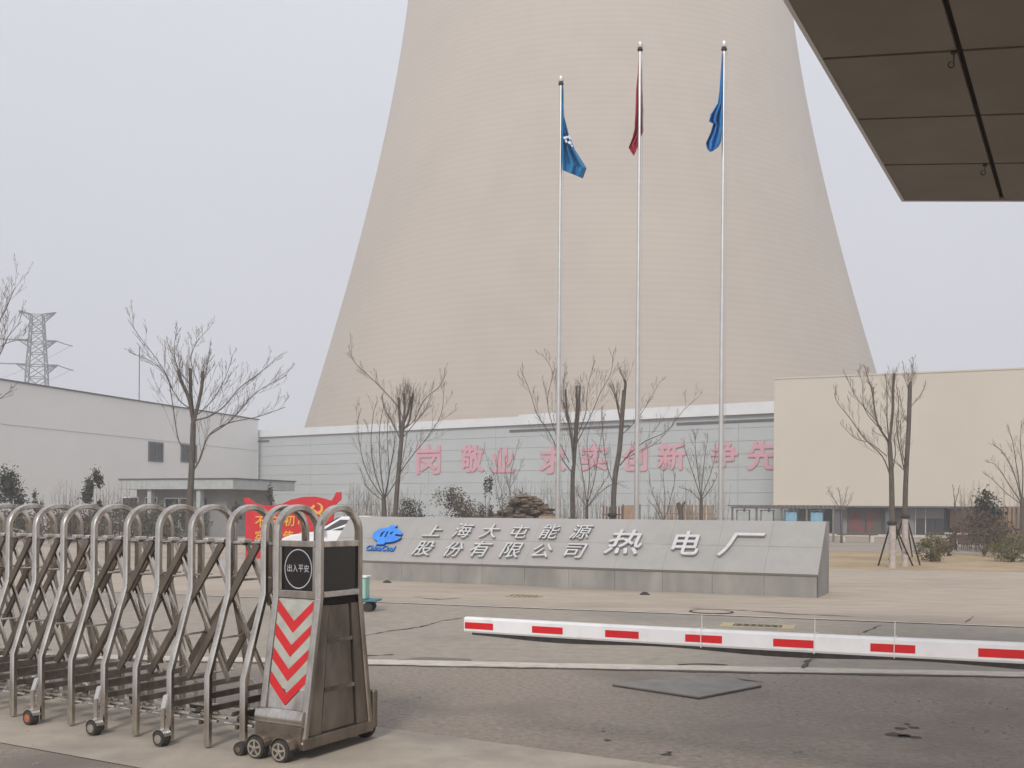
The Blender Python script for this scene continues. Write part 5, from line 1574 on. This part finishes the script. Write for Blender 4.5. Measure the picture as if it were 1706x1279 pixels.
# ------------------------------------------------------------------ barrier arm
def bproj(n):      # n: sticker index -> picture x of sticker start
    return (780 + 74.8 * n) / (1 - .0412 * n)
ZB0 = 7.0
def bpos(n):
    Z = ZB0 * (1 - .0412 * n)
    X = (bproj(n) - CX) / F * Z
    h = .862 + .0085 * n + .0006 * n * n
    return Vector((X, Z, h))
bdir = (bpos(6) - bpos(0)); bdir.z = 0
bdir.normalize()
bt = thing("barrier_arm", "white barrier boom with red reflective strips lowered across the road", "barrier", (bpos(8.2).x, bpos(8.2).y, 0), math.atan2(bdir.y, bdir.x))
bperp = Vector((-bdir.y, bdir.x, 0))
ns = [-.012] + [x * .5 for x in range(1, 17)]
prof_b = [(-.022, -.05), (.022, -.05), (.03, -.038), (.03, .038), (.018, .052), (-.018, .052), (-.03, .038), (-.03, -.038)]
mb = MB()
for i, n in enumerate(ns):
    c = bpos(n)
    for (a_, b_) in prof_b:
        mb.v.append(tuple(c + bperp * a_ + Vector((0, 0, b_))))
    if i:
        b0 = (i - 1) * 8
        for k in range(8):
            mb.f.append((b0 + k, b0 + (k + 1) % 8, b0 + 8 + (k + 1) % 8, b0 + 8 + k)); mb.mi.append(0)
mb.f.append(tuple(range(8))); mb.mi.append(0)
mb.f.append(tuple(range((len(ns) - 1) * 8, len(ns) * 8))[::-1]); mb.mi.append(0)
mb.build("boom", M_WHITE, bt, world_pts=True)
mb = MB()
for i in range(30):
    n0, n1 = .10 + i * .211, .10 + (i + 1) * .211
    dip = lambda n: .053 + .018 * (math.sin(n * 1.15) ** 2)
    a_, b_ = bpos(n0), bpos(n1)
    for p_, q_, n_a, n_b in ((a_, b_, n0, n1),):
        mb.hexa([p_ - bperp * .02 + Vector((0, 0, -dip(n_a) - .012)), q_ - bperp * .02 + Vector((0, 0, -dip(n_b) - .012)), q_ + bperp * .02 + Vector((0, 0, -dip(n_b) - .012)), p_ + bperp * .02 + Vector((0, 0, -dip(n_a) - .012)),
                 p_ - bperp * .02 + Vector((0, 0, -.0515)), q_ - bperp * .02 + Vector((0, 0, -.0515)), q_ + bperp * .02 + Vector((0, 0, -.0515)), p_ + bperp * .02 + Vector((0, 0, -.0515))])
mb.build("rubber_strip", M_RUB, bt, world_pts=True)
for j in range(8):
    a_, b_ = bpos(j + .005), bpos(j + .435)
    o_ = -bperp * .0305
    MB().prism([a_ + o_ + Vector((0, 0, -.025)), b_ + o_ + Vector((0, 0, -.025)), b_ + o_ + Vector((0, 0, .018)), a_ + o_ + Vector((0, 0, .018))], -bperp, .0015).build("reflective_strip", M_BOOMRED, bt, world_pts=True)
def n_of(px):
    return (px - 780) / (74.8 + .0412 * px)
for px_ in (1173, 1361, 1494):
    c = bpos(n_of(px_))
    mb = MB()
    for (a_, b_) in (((-.034, -.054), (-.034, .056)), ((-.034, .056), (.034, .056)), ((.034, .056), (.034, -.054)), ((.034, -.054), (-.034, -.054))):
        mb.bar(c + bperp * a_[0] + Vector((0, 0, a_[1])), c + bperp * b_[0] + Vector((0, 0, b_[1])), .004, .002, tuple(bdir))
    mb.bar(c + bperp * -.02 + Vector((0, 0, .056)), c + bperp * -.02 + Vector((0, 0, .135)), .004, .0015, tuple(bdir))
    mb.build("cable_tie", M_FASCIA, bt, world_pts=True)
# operator cabinet at the pivot, just outside the frame
pc = bpos(8.2)
MB().box(-.18, .18, -.14, .14, 0, 1.08).build("housing", M_BANNER, bt, bevel=.02)
MB().box(-.20, .20, -.16, .16, 1.082, 1.12).build("housing_lid", M_DARKM, bt, bevel=.008)

# ------------------------------------------------------------------ canopy overhead
ZC = 9.6
P0 = at(1507, 333.5, ZC)                                    # far left corner of the soffit
cu_ = -Vector(((-2460 - CX) / F, 1.0, (826.0 - 330.0) / F)).normalized()   # rightwards (falls slightly)
cv_ = -(ray(1829.6, 892.0)).normalized()                    # towards the camera
cn = cu_.cross(cv_).normalized()
if cn.z < 0:
    cn = -cn
def inter_v(px, py):      # distance along the left edge for an edge pixel
    r = ray(px, py)
    q = EYEV + r * ((P0 - EYEV).dot(cn) / r.dot(cn))
    return (q - P0)
vs_ = [0.0] + [inter_v(*p_).dot(cv_) for p_ in ((1477, 274.5), (1434, 198.5), (1375, 97.5))]
gv = (vs_[3] - vs_[0]) / 3
q = inter_v(1670, 333.5)
gu = q.dot(cu_)
print("canopy grid", vs_, gu)
cp = thing("canopy", "dark brown panelled canopy soffit overhanging from the upper right", "canopy", P0)
NU, NV = 6, 8
vlist = vs_ + [vs_[3] + gv * 1.02 * i for i in range(1, NV - 2)]
CW, CL = gu * NU, vlist[-1]
CP = lambda a_, b_, h: P0 + cu_ * a_ + cv_ * b_ + cn * h
MB().hexa([CP(0.01, 0.01, .03), CP(CW, 0.01, .03), CP(CW, CL, .03), CP(0.01, CL, .03), CP(0.01, .01, .05), CP(CW, .01, .05), CP(CW, CL, .05), CP(.01, CL, .05)]).build("seam_backing", M_SEAM, cp, world_pts=True)
for i in range(NU):
    for j in range(len(vlist) - 1):
        g1, g2 = .018, .016
        a0, a1 = i * gu + (0 if i == 0 else g1), (i + 1) * gu - g1
        b0, b1 = vlist[j] + (0 if j == 0 else g2), vlist[j + 1] - g2
        MB().hexa([CP(a0, b0, 0), CP(a0, b1, 0), CP(a1, b1, 0), CP(a1, b0, 0), CP(a0, b0, .028), CP(a0, b1, .028), CP(a1, b1, .028), CP(a1, b0, .028)]).build("soffit_panel", M_SOFFIT, cp, world_pts=True)
MB().hexa([CP(-.015, -.015, .052), CP(CW, -.015, .052), CP(CW, CL, .052), CP(-.015, CL, .052), CP(-.015, -.015, .5), CP(CW, -.015, .5), CP(CW, CL, .5), CP(-.015, CL, .5)]).build("roof_slab", M_FASCIA, cp, world_pts=True)
MB().hexa([CP(-.03, -.03, -.004), CP(-.03, CL, -.004), CP(-.0015, CL, -.004), CP(-.0015, -.03, -.004), CP(-.03, -.03, .5), CP(-.03, CL, .5), CP(-.016, CL, .5), CP(-.016, -.03, .5)]).build("edge_trim", M_FASCIA, cp, world_pts=True)
MB().hexa([CP(0, -.03, -.004), CP(0, -.0015, -.004), CP(CW, -.0015, -.004), CP(CW, -.03, -.004), CP(0, -.03, .5), CP(0, -.016, .5), CP(CW, -.016, .5), CP(CW, -.03, .5)]).build("edge_trim", M_FASCIA, cp, world_pts=True)
for (a_, b_) in ((gu * 5.2, 2.6), (gu * 5.2, 6.8)):
    c = CP(a_, b_, 0)
    MB().box(c.x - .2, c.x + .2, c.y - .2, c.y + .2, 0, c.z + .02).build("column", M_STONE, cp, world_pts=True)
for (px_, py_, L) in ((1589, 86, .10), (1641, 274, .075)):
    c = P0 + inter_v(px_, py_)
    pts = [c, c + Vector((0, 0, -L * .6))] + [c + Vector((-.015 + .018 * math.cos(a_), 0, -L * .6 - .02 + .018 * math.sin(a_))) for a_ in [math.radians(x) for x in range(60, -271, -30)]]
    MB().tube(pts, .004, 5).build("hook", M_DARKM, cp, world_pts=True)
    MB().lathe([(.016, -.012), (.02, 0)], c, "z", 10).build("hook_plate", M_DARKM, cp, world_pts=True)

# ------------------------------------------------------------------ haze
HAZE = True
if HAZE:
    hm = bpy.data.materials.new("haze_air")
    hm.use_nodes = True
    hn, hl = hm.node_tree.nodes, hm.node_tree.links
    hn.clear()
    ho = hn.new("ShaderNodeOutputMaterial")
    pv = hn.new("ShaderNodeVolumePrincipled")
    pv.inputs["Color"].default_value = (0.86, 0.88, 0.92, 1)
    pv.inputs["Density"].default_value = 0.0017
    hl.new(pv.outputs[0], ho.inputs["Volume"])
    o = MB().box(-420, 420, -60, 480, -1.2, 172).build("haze", hm, kind="stuff")
